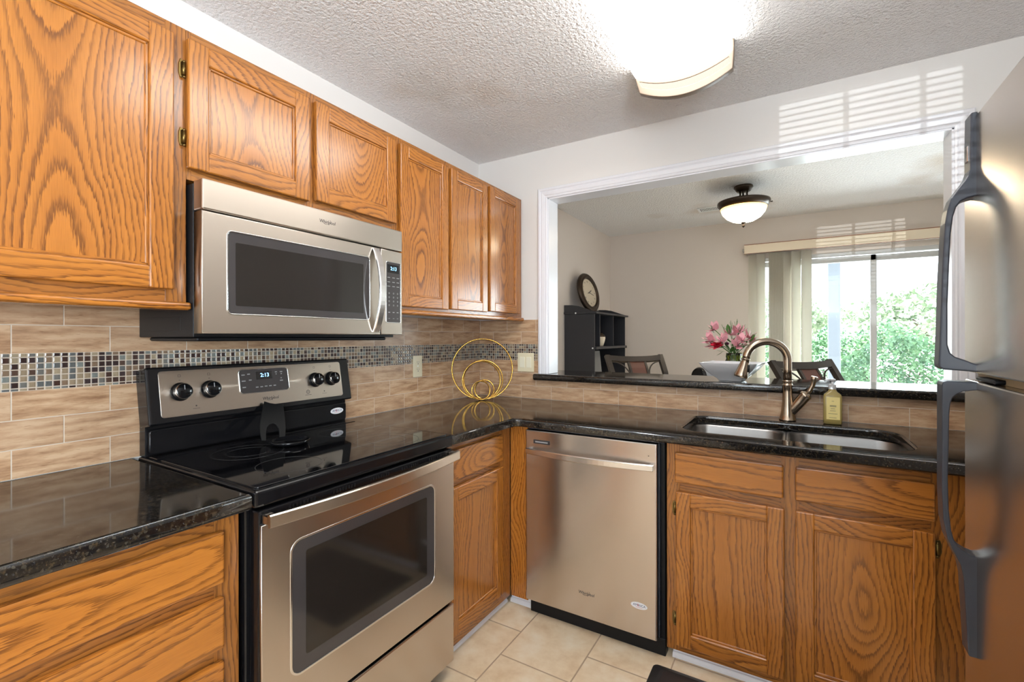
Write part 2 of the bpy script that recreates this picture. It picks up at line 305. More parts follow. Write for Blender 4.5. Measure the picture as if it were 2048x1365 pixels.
# ------------------------------------------------------------ mesh helpers
FL = Matrix(((0, 0, 1, 0), (1, 0, 0, 0), (0, 1, 0, 0), (0, 0, 0, 1)))     # (a,b,c): a along +y, b up, c along +x
FB = Matrix(((1, 0, 0, 0), (0, 0, -1, 0), (0, 1, 0, 0), (0, 0, 0, 1)))    # (a,b,c): a along +x, b up, c along -y
I4 = Matrix.Identity(4)
def tmp_obj(data):
    o = bpy.data.objects.new('tmp', data); COL.objects.link(o); return o
class MB:
    def __init__(s, M=I4): s.bm = bmesh.new(); s.M = M.copy(); s.uv = s.bm.loops.layers.uv.new('grain')
    def _absorb(s, b2, M=None, smooth=False):
        bmesh.ops.transform(b2, matrix=s.M @ (M or I4), verts=b2.verts)
        if smooth:
            for f in b2.faces: f.smooth = True
        me = bpy.data.meshes.new('t'); b2.to_mesh(me); b2.free(); s.bm.from_mesh(me); bpy.data.meshes.remove(me); return s
    def box(s, a0, a1, b0, b1, c0, c1, bev=0.0, seg=1, g='a', v0=0.0, M=None):
        a0, a1 = sorted((a0, a1)); b0, b1 = sorted((b0, b1)); c0, c1 = sorted((c0, c1))
        b2 = bmesh.new(); uv = b2.loops.layers.uv.new('grain')
        vs = [b2.verts.new((x, y, z)) for x in (a0, a1) for y in (b0, b1) for z in (c0, c1)]
        for q in ((0, 1, 3, 2), (4, 6, 7, 5), (0, 4, 5, 1), (2, 3, 7, 6), (0, 2, 6, 4), (1, 5, 7, 3)): b2.faces.new([vs[i] for i in q])
        if bev > 0:
            bev = min(bev, 0.45 * min(a1 - a0, b1 - b0, c1 - c0))
            bmesh.ops.bevel(b2, geom=b2.edges[:], offset=bev, segments=seg, profile=0.5, affect='EDGES', clamp_overlap=True)
        bmesh.ops.recalc_face_normals(b2, faces=b2.faces)
        gi = 'abc'.index(g); ctr = ((a0 + a1) / 2, (b0 + b1) / 2, (c0 + c1) / 2); ou = random.uniform(2, 60)
        for f in b2.faces:
            n = [abs(x) for x in f.normal]; ax = n.index(max(n)); inpl = [i for i in range(3) if i != ax]
            for l in f.loops:
                co = l.vert.co
                if gi in inpl:
                    o = [i for i in inpl if i != gi][0]; l[uv].uv = (co[gi] + ou, co[o] - ctr[o] + v0)
                else: l[uv].uv = (co[inpl[0]] + ou, co[inpl[1]] - ctr[inpl[1]] + 0.2)
        return s._absorb(b2, M)
    def prism(s, pts, c0, c1, bev=0.0, M=None, smooth=False):
        b2 = bmesh.new(); b2.loops.layers.uv.new('grain')
        lo = [b2.verts.new((p[0], p[1], c0)) for p in pts]; hi = [b2.verts.new((p[0], p[1], c1)) for p in pts]; n = len(pts)
        b2.faces.new(lo[::-1]); b2.faces.new(hi)
        for i in range(n): b2.faces.new((lo[i], lo[(i + 1) % n], hi[(i + 1) % n], hi[i]))
        bmesh.ops.recalc_face_normals(b2, faces=b2.faces)
        if bev: bmesh.ops.bevel(b2, geom=[e for e in b2.edges if abs(e.verts[0].co.z - e.verts[1].co.z) < 1e-7], offset=bev, segments=2, profile=0.5, affect='EDGES')
        return s._absorb(b2, M, smooth)
    def tube(s, pts, r, seg=14, caps=True, closed=False, squash=None, M=None):
        pts = [Vector(p) for p in pts]; n = len(pts); b2 = bmesh.new(); b2.loops.layers.uv.new('grain')
        rs = r if isinstance(r, (list, tuple)) else [r] * n
        rings = []; up = None
        for i, p in enumerate(pts):
            t = (pts[(i + 1) % n] - pts[i - 1]) if closed else (pts[min(i + 1, n - 1)] - pts[max(i - 1, 0)])
            t.normalize()
            if up is None:
                up = Vector((0, 0, 1)) if abs(t.z) < 0.9 else Vector((1, 0, 0))
            x = t.cross(up).normalized(); up = x.cross(t).normalized()
            rr = rs[i] if isinstance(rs[i], (list, tuple)) else (rs[i], rs[i])
            rings.append([b2.verts.new(p + x * math.cos(2 * PI * k / seg) * rr[0] + up * math.sin(2 * PI * k / seg) * rr[1]) for k in range(seg)])
        m = n if closed else n - 1
        for i in range(m):
            A, B = rings[i], rings[(i + 1) % n]
            for k in range(seg): b2.faces.new((A[k], A[(k + 1) % seg], B[(k + 1) % seg], B[k]))
        if caps and not closed: b2.faces.new(rings[0][::-1]); b2.faces.new(rings[-1])
        for f in b2.faces: f.smooth = len(f.verts) == 4
        bmesh.ops.recalc_face_normals(b2, faces=b2.faces)
        return s._absorb(b2, M)
    def sweep(s, pts, sect, frames, M=None, closed_sect=True):
        """rings: point + section offsets; frames = list of (x vec, y vec) ; sect = list per point or one list of (x,y)"""
        b2 = bmesh.new(); b2.loops.layers.uv.new('grain'); rings = []
        for i, p in enumerate(pts):
            X, Y = frames[i] if isinstance(frames, list) else frames
            sc = sect[i] if isinstance(sect[0][0], (list, tuple)) else sect
            rings.append([b2.verts.new(Vector(p) + Vector(X) * q[0] + Vector(Y) * q[1]) for q in sc])
        for A, B in zip(rings, rings[1:]):
            k = len(A)
            for j in range(k if closed_sect else k - 1): b2.faces.new((A[j], A[(j + 1) % k], B[(j + 1) % k], B[j]))
        b2.faces.new(rings[0][::-1]); b2.faces.new(rings[-1])
        bmesh.ops.recalc_face_normals(b2, faces=b2.faces)
        return s._absorb(b2, M)
    def lathe(s, prof, center=(0, 0, 0), seg=28, M=None, smooth=True, ribs=0, ribamp=0.0):
        b2 = bmesh.new(); b2.loops.layers.uv.new('grain'); rings = []
        for r, z in prof:
            if r < 1e-6: rings.append([b2.verts.new((center[0], center[1], center[2] + z))])
            else:
                ring = []
                for k in range(seg):
                    a = 2 * PI * k / seg; rr = r * (1 + ribamp * math.cos(ribs * a)) if ribs else r
                    ring.append(b2.verts.new((center[0] + rr * math.cos(a), center[1] + rr * math.sin(a), center[2] + z)))
                rings.append(ring)
        for A, B in zip(rings, rings[1:]):
            for k in range(seg):
                if len(A) == 1 and len(B) == 1: continue
                if len(A) == 1: b2.faces.new((A[0], B[k], B[(k + 1) % seg]))
                elif len(B) == 1: b2.faces.new((A[k], A[(k + 1) % seg], B[0]))
                else: b2.faces.new((A[k], A[(k + 1) % seg], B[(k + 1) % seg], B[k]))
        bmesh.ops.recalc_face_normals(b2, faces=b2.faces)
        return s._absorb(b2, M, smooth)
    def cyl(s, p0, p1, r0, r1=None, seg=20): return s.tube([p0, p1], [r0, r0 if r1 is None else r1], seg)
    def plate(s, outer, holes, th, bev=0.0, z=0.0, M=None, res=2):
        """flat rounded plate lying in a,b with its back at c=z"""
        cu = bpy.data.curves.new('p', 'CURVE'); cu.dimensions = '2D'; cu.fill_mode = 'BOTH'
        cu.extrude = th / 2 - bev; cu.bevel_depth = bev; cu.bevel_resolution = res; cu.offset = -bev
        for ring in [outer] + list(holes):
            sp = cu.splines.new('POLY'); sp.points.add(len(ring) - 1); sp.use_cyclic_u = True
            for q, p in zip(sp.points, ring): q.co = (p[0], p[1], 0, 1)
        o = tmp_obj(cu); dg = bpy.context.evaluated_depsgraph_get(); me = bpy.data.meshes.new_from_object(o.evaluated_get(dg))
        b2 = bmesh.new(); b2.from_mesh(me); b2.loops.layers.uv.new('grain')
        bmesh.ops.remove_doubles(b2, verts=b2.verts, dist=1e-6); bmesh.ops.translate(b2, verts=b2.verts, vec=(0, 0, z + th / 2))
        bmesh.ops.recalc_face_normals(b2, faces=b2.faces)
        bpy.data.objects.remove(o); bpy.data.curves.remove(cu); bpy.data.meshes.remove(me)
        return s._absorb(b2, M)
    def text(s, body, size, a, b, c, ext=0.0004, align='CENTER', sx=1.0, shear=0.0):
        cu = bpy.data.curves.new('t', 'FONT'); cu.body = body; cu.size = size; cu.extrude = ext; cu.align_x = align; cu.align_y = 'CENTER'; cu.resolution_u = 2; cu.shear = shear
        o = tmp_obj(cu); dg = bpy.context.evaluated_depsgraph_get(); me = bpy.data.meshes.new_from_object(o.evaluated_get(dg))
        b2 = bmesh.new(); b2.from_mesh(me); b2.loops.layers.uv.new('grain')
        bpy.data.objects.remove(o); bpy.data.curves.remove(cu); bpy.data.meshes.remove(me)
        return s._absorb(b2, Matrix.Translation((a, b, c)) @ Matrix.Diagonal((sx, 1, 1, 1)))
    def quad(s, *ps):
        b2 = bmesh.new(); b2.loops.layers.uv.new('grain'); b2.faces.new([b2.verts.new(p) for p in ps]); return s._absorb(b2)
def rrect(a0, a1, b0, b1, r, n=6):
    out = []
    rr = r if isinstance(r, (list, tuple)) else [r] * 4
    for (cx, cy, a, q) in ((a1 - rr[0], b1 - rr[0], 0, rr[0]), (a0 + rr[1], b1 - rr[1], 90, rr[1]), (a0 + rr[2], b0 + rr[2], 180, rr[2]), (a1 - rr[3], b0 + rr[3], 270, rr[3])):
        for k in range(n + 1):
            t = math.radians(a + 90 * k / n); out.append((cx + q * math.cos(t), cy + q * math.sin(t)))
    return out
def ellipse(a, b, ra, rb, n=28): return [(a + ra * math.cos(2 * PI * k / n), b + rb * math.sin(2 * PI * k / n)) for k in range(n)]

class Marks:
    """collects shapes that become one part each"""
    def __init__(s, M): s.M = M; s.items = []
    def __getattr__(s, fn):
        def call(*a, **k):
            m = MB(s.M); getattr(m, fn)(*a, **k); s.items.append(m); return s
        return call
class Thing:
    def __init__(s, name, loc, label=None, cat=None, group=None, kind=None, rz=0.0):
        s.loc = Vector(loc); s.root = bpy.data.objects.new(name, None); COL.objects.link(s.root); s.root.location = s.loc
        s.root.empty_display_size = 0.05; s.rz = rz; s.root.rotation_euler = (0, 0, rz)
        tag(s.root, label, cat, group, kind)
    def part(s, name, mb, m, parent=None, label=None, kind=None, local=False):
        """mesh given in world coordinates, or with local=True in the thing's own ones"""
        if not local: bmesh.ops.translate(mb.bm, verts=mb.bm.verts, vec=-s.loc)
        o = link(name, mb, m); o.parent = parent or s.root
        if label: o['label'] = label
        if kind: o['kind'] = kind
        return o
    def parts(s, name, kb, m, parent):
        for mb in kb.items: s.part(name, mb, m, parent)
def link(name, mb, m):
    me = bpy.data.meshes.new(name); mb.bm.to_mesh(me); mb.bm.free()
    for x in (m if isinstance(m, (list, tuple)) else [m]): me.materials.append(x)
    o = bpy.data.objects.new(name, me); COL.objects.link(o); return o
def tag(o, label=None, cat=None, group=None, kind=None):
    if label: o['label'] = label
    if cat: o['category'] = cat
    if group: o['group'] = group
    if kind: o['kind'] = kind
def single(name, mb, m, label=None, cat=None, group=None, kind=None, origin=None):
    if origin is not None: bmesh.ops.translate(mb.bm, verts=mb.bm.verts, vec=-Vector(origin))
    o = link(name, mb, m)
    if origin is not None: o.location = origin
    tag(o, label, cat, group, kind); return o
def struct(name, mb, m, parent=None):
    o = link(name, mb, m)
    if parent: o.parent = parent
    else: o['kind'] = 'structure'
    return o
def copy_tree(o, parent=None):
    c = o.copy(); COL.objects.link(c); c.parent = parent
    for ch in list(o.children): copy_tree(ch, c)
    return c

# ------------------------------------------------------------ the setting
YF = 2.593          # far dining wall
XR = 3.25           # wall on the side of the refrigerator
YN = -4.7           # wall behind the camera
H = 2.44
struct('floor', MB().box(-0.12, XR + 0.12, YN - 0.12, YF + 0.14, -0.1, 0.0), FLOOR)
struct('ceiling', MB().box(-0.12, XR + 0.12, YN - 0.12, YF + 0.14, H, H + 0.12), CEIL)
wl = struct('wall_left', MB().box(-0.12, 0, YN - 0.12, 0.0575, 0, H), WALL_K)
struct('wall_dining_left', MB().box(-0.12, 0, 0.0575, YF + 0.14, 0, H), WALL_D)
OX0, OX1, OZ0, OZ1, WT = 0.512, 2.341, 1.03, 2.135, 0.115
wb = struct('wall_back', MB().box(0, OX0, 0, WT, 0, H).box(OX1, XR, 0, WT, 0, H).box(OX0, OX1, 0, WT, 0, OZ0 - 0.002).box(OX0, OX1, 0, WT, OZ1, H), WALL_K)
# wall behind the camera with window_1 ; side wall with made-up fill_window
WX0, WX1, WZ0, WZ1 = 1.235, 1.87, 0.95, 2.02
struct('wall_front', MB().box(0, WX0, YN - 0.12, YN, 0, H).box(WX1, XR, YN - 0.12, YN, 0, H).box(WX0, WX1, YN - 0.12, YN, 0, WZ0).box(WX0, WX1, YN - 0.12, YN, WZ1, H), WALL_K)
VY0, VY1 = -4.4, -3.1
XK = 2.86
struct('wall_right', MB().box(XK, XR, YN, VY0, 0, H).box(XK, XR, VY1, 0, 0, H).box(XK, XR, VY0, VY1, 0, 0.9).box(XK, XR, VY0, VY1, 2.02, H).box(XR, XR + 0.12, YN, YF, 0, H), WALL_K)
DX0, DX1, DZ1 = 1.42, 3.05, 2.06
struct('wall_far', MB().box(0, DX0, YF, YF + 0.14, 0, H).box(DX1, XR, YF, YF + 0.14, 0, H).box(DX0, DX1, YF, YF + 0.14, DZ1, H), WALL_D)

# backsplash tile (fixed to the walls)
def tiles(M, a0, a1, b0, b1, c, ulo, vlo, th=0.008):
    mb = MB(M); b2 = bmesh.new(); uv = b2.loops.layers.uv.new('grain')
    vs = [b2.verts.new((x, y, z)) for x in (a0, a1) for y in (b0, b1) for z in (c, c + th)]
    for q in ((0, 1, 3, 2), (4, 6, 7, 5), (0, 4, 5, 1), (2, 3, 7, 6), (0, 2, 6, 4), (1, 5, 7, 3)): b2.faces.new([vs[i] for i in q])
    bmesh.ops.recalc_face_normals(b2, faces=b2.faces)
    for f in b2.faces:
        for l in f.loops: l[uv].uv = (l.vert.co[0] - ulo + 8.32, l.vert.co[1] - vlo + 0.156 * 4)
    return mb._absorb(b2)
MZ0, MZ1 = 1.148, 1.2476
def backsplash(M, a0, a1, top, parent, uo):
    struct('tile_backsplash', tiles(M, a0, a1, 0.914, MZ0, 0.0, uo, 0.914), TILE, parent)
    if top:
        struct('tile_backsplash', tiles(M, a0, a1, MZ1, 1.40, 0.0, uo, MZ1), TILE, parent)
        struct('mosaic_band', tiles(M, a0, a1, MZ0, MZ1, 0.0, 0, MZ0, 0.0085), MOSAIC, parent)
backsplash(FL, -2.75, -0.0001, True, wl, -2.159)
backsplash(FB, 0.0095, 0.4505, True, wb, 0.12)
struct('tile_backsplash', tiles(FB, 0.4505, 2.84, 0.914, 1.028, 0.0, 0.12, 0.914), TILE, wb)

# casing and jamb liner round the pass-through
def casing():
    prof = [(0.0, 0.0), (0.0, 0.011), (0.006, 0.014), (0.012, 0.012), (0.016, 0.016), (0.034, 0.019), (0.040, 0.015), (0.046, 0.021), (0.056, 0.021), (0.060, 0.017), (0.060, 0.0)]
    x0, x1, z0, z1 = OX0, OX1, 1.0695, OZ1
    mb = MB(); b2 = bmesh.new(); b2.loops.layers.uv.new('grain'); rings = []
    for (px, pz, dx, dz) in ((x0, z0, -1, 0), (x0, z1, -1, 1), (x1, z1, 1, 1), (x1, z0, 1, 0)):
        rings.append([b2.verts.new((px + dx * w, -0.0005 - t, pz + dz * w)) for w, t in prof])
    for A, B in zip(rings, rings[1:]):
        for j in range(len(prof) - 1): b2.faces.new((A[j], A[j + 1], B[j + 1], B[j]))
    b2.faces.new(rings[0]); b2.faces.new(rings[-1]); bmesh.ops.recalc_face_normals(b2, faces=b2.faces)
    mb._absorb(b2)
    mb.box(OX0 - 0.003, OX0 + 0.008, -0.004, WT + 0.004, 1.0695, OZ1 + 0.0, 0.001)
    mb.box(OX1 - 0.008, OX1 + 0.003, -0.004, WT + 0.004, 1.0695, OZ1 + 0.0, 0.001)
    mb.box(OX0, OX1, -0.004, WT + 0.004, OZ1 - 0.008, OZ1 + 0.003, 0.001)
    struct('trim_1', mb, TRIM)
casing()
# white toe boards and quarter round along the base cabinets
def toe(M, a0, a1, c):
    return MB(M).box(a0, a1, 0.0005, 0.046, c - 0.03, c - 0.008, 0.0015).prism([(0, 0), (0.014, 0), (0.012, 0.010), (0.006, 0.018), (0, 0.02)], a0, a1, M=Matrix(((0, 0, 1, 0), (0, 1, 0, 0.0006), (1, 0, 0, c - 0.008), (0, 0, 0, 1))))
struct('baseboard_left', toe(FL, -1.115, -0.60, 0.585), TRIM)
struct('baseboard_back', toe(FB, 0.600, 0.716, 0.585).box(1.365, 2.84, 0.0005, 0.046, 0.56, 0.577, 0.0015).prism([(0, 0), (0.014, 0), (0.012, 0.010), (0.006, 0.018), (0, 0.02)], 1.365, 2.84, M=Matrix(((0, 0, 1, 0), (0, 1, 0, 0.0006), (1, 0, 0, 0.577), (0, 0, 0, 1)))), TRIM)
struct('baseboard_far', MB().box(0.001, DX0 - 0.03, YF - 0.014, YF - 0.0005, 0.0005, 0.09, 0.003), TRIM)

# window_1 behind the camera: frame, muntins, pane and venetian blind
def window_back():
    w = MB()
    y0, y1 = YN - 0.09, YN - 0.05
    w.box(WX0, WX0 + 0.035, y0, y1, WZ0, WZ1).box(WX1 - 0.035, WX1, y0, y1, WZ0, WZ1).box(WX0, WX1, y0, y1, WZ0, WZ0 + 0.035).box(WX0, WX1, y0, y1, WZ1 - 0.012, WZ1)
    w.box(WX0, WX1, y0, y1, 1.47, 1.50)
    for x in (1.497, 1.727): w.box(x - 0.009, x + 0.009, y0 + 0.01, y1 - 0.01, WZ0, WZ1)
    o = struct('window_1', w, TRIM)
    struct('pane', MB().box(WX0, WX1, y0 + 0.018, y0 + 0.022, WZ0, WZ1), PANE, o)
    c = MB()
    for (a, b, z0, z1) in ((WX0 - 0.07, WX0, WZ0 - 0.07, WZ1 + 0.07), (WX1, WX1 + 0.07, WZ0 - 0.07, WZ1 + 0.07), (WX0, WX1, WZ1, WZ1 + 0.07), (WX0, WX1, WZ0 - 0.07, WZ0)): c.box(a, b, YN + 0.0005, YN + 0.018, z0, z1, 0.003)
    struct('casing', c, TRIM, o)
    b = MB(); z = WZ1 - 0.012
    while z > 1.15:
        b.box(WX0 + 0.006, WX1 - 0.006, -0.012, 0.012, -0.0006, 0.0006, M=Matrix.Translation((0, YN - 0.030, z - 0.004)) @ Matrix.Rotation(math.radians(-14), 4, 'X')); z -= 0.0262
    t = single('venetian_blind', b, WHITE_P, 'white venetian blind with open slats in the window behind the camera', 'blind')
window_back()
o = struct('fill_window', MB().box(XR - 0.13, XR - 0.09, VY0, VY0 + 0.04, 0.9, 2.02).box(XR - 0.13, XR - 0.09, VY1 - 0.04, VY1, 0.9, 2.02).box(XR - 0.13, XR - 0.09, VY0, VY1, 0.9, 0.94).box(XR - 0.13, XR - 0.09, VY0, VY1, 1.98, 2.02).box(XR - 0.13, XR - 0.09, VY0, VY1, 1.44, 1.48), TRIM)  # unseen window, added so that fill light can enter from the side
struct('pane', MB().box(XR - 0.112, XR - 0.108, VY0, VY1, 0.9, 2.02), PANE, o)

# sliding patio door
def slider():
    y0, y1 = YF + 0.02, YF + 0.11
    d = struct('door_1', MB().box(DX0, DX0 + 0.035, y0, y1, 0, DZ1).box(DX1 - 0.035, DX1, y0, y1, 0, DZ1).box(DX0, DX1, y0, y1, DZ1 - 0.035, DZ1).box(DX0, DX1, y0, y1, 0.0005, 0.03), ALU)
    def panel(x0, x1, ya, yb, w=0.04):
        p = struct('door_panel', MB().box(x0, x0 + w, ya, yb, 0.03, DZ1 - 0.04, 0.003).box(x1 - w, x1, ya, yb, 0.03, DZ1 - 0.04, 0.003).box(x0, x1, ya, yb, DZ1 - 0.09, DZ1 - 0.04, 0.003).box(x0, x1, ya, yb, 0.03, 0.11, 0.003), ALU, d)
        struct('pane', MB().box(x0 + w, x1 - w, (ya + yb) / 2 - 0.002, (ya + yb) / 2 + 0.002, 0.11, DZ1 - 0.09), PANE, p)
    panel(DX0 + 0.03, 2.415, y0 + 0.008, y0 + 0.038); panel(2.385, DX1 - 0.03, y0 + 0.048, y0 + 0.078)
slider()

# ------------------------------------------------------------ joinery
def panel_door(mb_f, a0, a1, b0, b1, c, sw=0.055, th=0.019):
    """frame-and-panel door front on a face at depth c"""
    f = mb_f
    bv = 0.004
    f.box(a0, a0 + sw, b0, b1, c, c + th, bv, 2, 'b', random.uniform(0.10, 0.16)); f.box(a1 - sw, a1, b0, b1, c, c + th, bv, 2, 'b', random.uniform(0.10, 0.16))
    f.box(a0 + sw - 0.002, a1 - sw + 0.002, b0, b0 + sw, c, c + th, bv, 2, 'a', random.uniform(0.03, 0.12)); f.box(a0 + sw - 0.002, a1 - sw + 0.002, b1 - sw, b1, c, c + th, bv, 2, 'a', random.uniform(0.03, 0.12))
    m = 0.007
    for (p, q, r, s_) in ((a0 + sw - 0.001, a0 + sw + m, b0 + sw, b1 - sw), (a1 - sw - m, a1 - sw + 0.001, b0 + sw, b1 - sw)): f.box(p, q, r, s_, c + 0.004, c + th - 0.006, 0.002, 1, 'b', 0.13)
    for (p, q, r, s_) in ((a0 + sw, a1 - sw, b0 + sw - 0.001, b0 + sw + m), (a0 + sw, a1 - sw, b1 - sw - m, b1 - sw + 0.001)): f.box(p, q, r, s_, c + 0.004, c + th - 0.006, 0.002, 1, 'a', 0.13)
def door(t, M, a0, a1, b0, b1, c, hinge=None, hz=(), sw=0.055, v0=0.0, proud=0.004):
    f = MB(M); panel_door(f, a0, a1, b0, b1, c, sw); d = t.part('door', f, OAK)
    t.part('panel', MB(M).box(a0 + sw - 0.004, a1 - sw + 0.004, b0 + sw - 0.004, b1 - sw + 0.004, c + 0.003, c + 0.009, 0, 1, 'b', v0), OAK, d)
    for z in hz:
        a = a0 - 0.007 if hinge == 'lo' else a1 + 0.007
        s = -1 if hinge == 'lo' else 1
        h = MB(M).plate([(a - s * 0.004, z - 0.022), (a + s * 0.006, z - 0.026), (a + s * 0.010, z - 0.012), (a + s * 0.010, z + 0.012), (a + s * 0.006, z + 0.026), (a - s * 0.004, z + 0.022)], [], 0.003, 0.0008, c - 0.0195 + 0.0195 - 0.0 - 0.0005)
        h.cyl((a - s * 0.001, z - 0.018, c + 0.006), (a - s * 0.001, z + 0.018, c + 0.006), 0.0048, None, 10)
        for e in (-0.021, 0.021): h.lathe([(0, 0), (0.004, 0.001), (0.004, 0.004), (0, 0.006)], (a - s * 0.001, z + e - 0.003, c + 0.006), 8, M=Matrix.Rotation(0, 4, 'X'))
        t.part('hinge', h, BRASS, d)
    return d
def drawer(t, M, a0, a1, b0, b1, c, v0=0.0, name='drawer'):
    return t.part(name, MB(M).box(a0, a1, b0, b1, c, c + 0.019, 0.005, 2, 'a', v0), OAK)
def carcass(t, M, a0, a1, b0, b1, depth, top=True, th=0.016, c0=0.0015):
    m = MB(M).box(a0, a0 + th, b0, b1, c0, depth, 0, 1, 'b', 0.1).box(a1 - th, a1, b0, b1, c0, depth, 0, 1, 'b', 0.1)
    m.box(a0 + th, a1 - th, b0, b0 + th, c0, depth, 0, 1, 'a', 0.1).box(a0 + th, a1 - th, b0 + th, b1, c0, c0 + 0.006, 0, 1, 'b', 0.1)
    if top: m.box(a0 + th, a1 - th, b1 - th, b1, c0, depth, 0, 1, 'a', 0.1)
    return t.part('carcass', m, OAK)
def face_frame(t, M, stiles, rails, c, th=0.019):
    """stiles: (a0,a1,b0,b1); rails: (a0,a1,b0,b1)"""
    f = MB(M)
    for s_ in stiles: f.box(*s_, c, c + th, 0.0006, 1, 'b', random.uniform(0.09, 0.15))
    for r in rails: f.box(*r, c, c + th - 0.0002, 0.0006, 1, 'a', random.uniform(0.08, 0.15))
    return t.part('face_frame', f, OAKF)
def light_rail(t, M, a0, a1, z, c, ret=False):
    pts = [(0.0, 0.0), (0.0, c + 0.012), (0.004, c + 0.019), (0.011, c + 0.022), (0.018, c + 0.019), (0.022, c + 0.012), (0.022, 0.0)]
    f = MB(M)
    f.box(a0, a1, z, z + 0.022, c - 0.05, c + 0.022, 0.008, 3, 'a', 0.12)
    return t.part('light_rail', f, OAK)

CF = 0.306   # back of face frame of the wall cabinets; doors stand at CF+.019
# 1. tall-doored wall cabinet beside the microwave
t = Thing('wall_cabinet', (0, -2.15, 1.39), 'oak wall cabinet with one large panel door, nearest the camera', 'cabinet', 'oak wall cabinets')
carcass(t, FL, -2.42, -1.884, 1.389, 2.155, CF)
face_frame(t, FL, [(-2.42, -2.37, 1.389, 2.155), (-1.935, -1.884, 1.389, 2.155)], [(-2.37, -1.935, 1.389, 1.43), (-2.37, -1.935, 2.11, 2.155)], CF)
door(t, FL, -2.385, -1.920, 1.422, 2.121, CF + 0.0195, sw=0.058, v0=0.01)
light_rail(t, FL, -2.42, -1.878, 1.367, 0.325)
# 2. two-door wall cabinet over the microwave
t = Thing('wall_cabinet', (0, -1.49, 1.74), 'short oak wall cabinet with two square doors above the microwave', 'cabinet', 'oak wall cabinets')
carcass(t, FL, -1.883, -1.080, 1.735, 2.155, CF)
face_frame(t, FL, [(-1.883, -1.872, 1.735, 2.155), (-1.515, -1.470, 1.735, 2.155), (-1.105, -1.080, 1.735, 2.155)], [(-1.872, -1.080, 1.735, 1.785), (-1.872, -1.080, 2.11, 2.155)], CF)
door(t, FL, -1.886, -1.505, 1.765, 2.126, CF + 0.0195, 'lo', (1.85, 2.04), v0=0.015)
door(t, FL, -1.480, -1.092, 1.775, 2.128, CF + 0.0195, 'hi', (1.84, 2.07), v0=-0.02)
# 3. three-door wall cabinet in the corner
t = Thing('wall_cabinet', (0, -0.54, 1.41), 'oak wall cabinet with three narrow doors between microwave and corner', 'cabinet', 'oak wall cabinets')
carcass(t, FL, -1.078, -0.0015, 1.412, 2.155, CF)
face_frame(t, FL, [(-1.078, -1.04, 1.412, 2.155), (-0.755, -0.71, 1.412, 2.155), (-0.415, -0.37, 1.412, 2.155), (-0.055, -0.0015, 1.412, 2.155)], [(-1.04, -0.055, 1.412, 1.455), (-1.04, -0.055, 2.11, 2.155)], CF)
door(t, FL, -1.068, -0.743, 1.426, 2.127, CF + 0.0195, v0=0.01, sw=0.05)
door(t, FL, -0.721, -0.403, 1.430, 2.128, CF + 0.0195, v0=-0.02, sw=0.05)
door(t, FL, -0.378, -0.048, 1.436, 2.135, CF + 0.0195, v0=0.02, sw=0.05)
light_rail(t, FL, -1.078, -0.002, 1.391, 0.325)

# 4. base cabinets
BF = 0.597; KB = 0.05
t = Thing('base_cabinet', (0.3, -2.3, 0), 'oak drawer base cabinet under the worktop near the camera', 'cabinet', 'oak base cabinets')
carcass(t, FL, -2.66, -1.898, KB, 0.874, BF)
face_frame(t, FL, [(-2.66, -2.62, KB, 0.874), (-1.955, -1.898, KB, 0.874)], [(-2.62, -1.955, 0.82, 0.874), (-2.62, -1.955, 0.672, 0.73), (-2.62, -1.955, 0.522, 0.58), (-2.62, -1.955, 0.275, 0.33), (-2.62, -1.955, KB, 0.10)], BF)
drawer(t, FL, -2.64, -1.940, 0.713, 0.835, BF + 0.0195, 0.012)
drawer(t, FL, -2.64, -1.940, 0.559, 0.680, BF + 0.0195, 0.03)
drawer(t, FL, -2.64, -1.940, 0.320, 0.530, BF + 0.0195, -0.02)
drawer(t, FL, -2.64, -1.940, 0.085, 0.290, BF + 0.0195, 0.0)
t = Thing('base_cabinet', (0.3, -0.88, 0), 'narrow oak base cabinet with one drawer and one door, between range and corner', 'cabinet', 'oak base cabinets')
carcass(t, FL, -1.118, -0.62, KB, 0.874, BF)
face_frame(t, FL, [(-1.118, -1.085, KB, 0.874), (-0.72, -0.619, KB, 0.874)], [(-1.085, -0.72, 0.825, 0.874), (-1.085, -0.72, 0.68, 0.73), (-1.085, -0.72, KB, 0.11)], BF)
drawer(t, FL, -1.098, -0.707, 0.720, 0.842, BF + 0.0195, 0.01)
door(t, FL, -1.098, -0.706, 0.100, 0.692, BF + 0.0195, v0=0.015)
single('filler_panel', MB(FB).box(0.618, 0.712, KB, 0.874, 0.1, 0.6165, 0.001, 1, 'b', 0.1), OAK, 'vertical oak filler panel in the inner corner beside the dishwasher', 'panel')
t = Thing('base_cabinet', (1.85, -0.3, 0), 'wide oak sink base cabinet with two false drawer fronts and two doors', 'cabinet', 'oak base cabinets')
m = MB(FB).box(1.352, 1.368, KB, 0.874, 0.0015, BF, 0, 1, 'b', 0.1).box(2.60, 2.616, KB, 0.874, 0.0015, BF, 0, 1, 'b', 0.1).box(1.368, 2.60, KB, KB + 0.016, 0.0015, BF, 0, 1, 'a', 0.1)
t.part('carcass', m, OAK)
face_frame(t, FB, [(1.350, 1.40, KB, 0.874), (1.745, 1.80, KB, 0.874), (2.148, 2.616, KB, 0.874)], [(1.40, 2.15, 0.825, 0.874), (1.40, 2.15, 0.675, 0.73), (1.40, 2.15, KB, 0.09)], BF)
drawer(t, FB, 1.384, 1.753, 0.719, 0.837, BF + 0.0195, 0.012, 'drawer_front')
drawer(t, FB, 1.789, 2.156, 0.719, 0.837, BF + 0.0195, -0.03, 'drawer_front')
door(t, FB, 1.388, 1.756, 0.080, 0.684, BF + 0.0195, 'lo', (0.615, 0.18), v0=0.02)
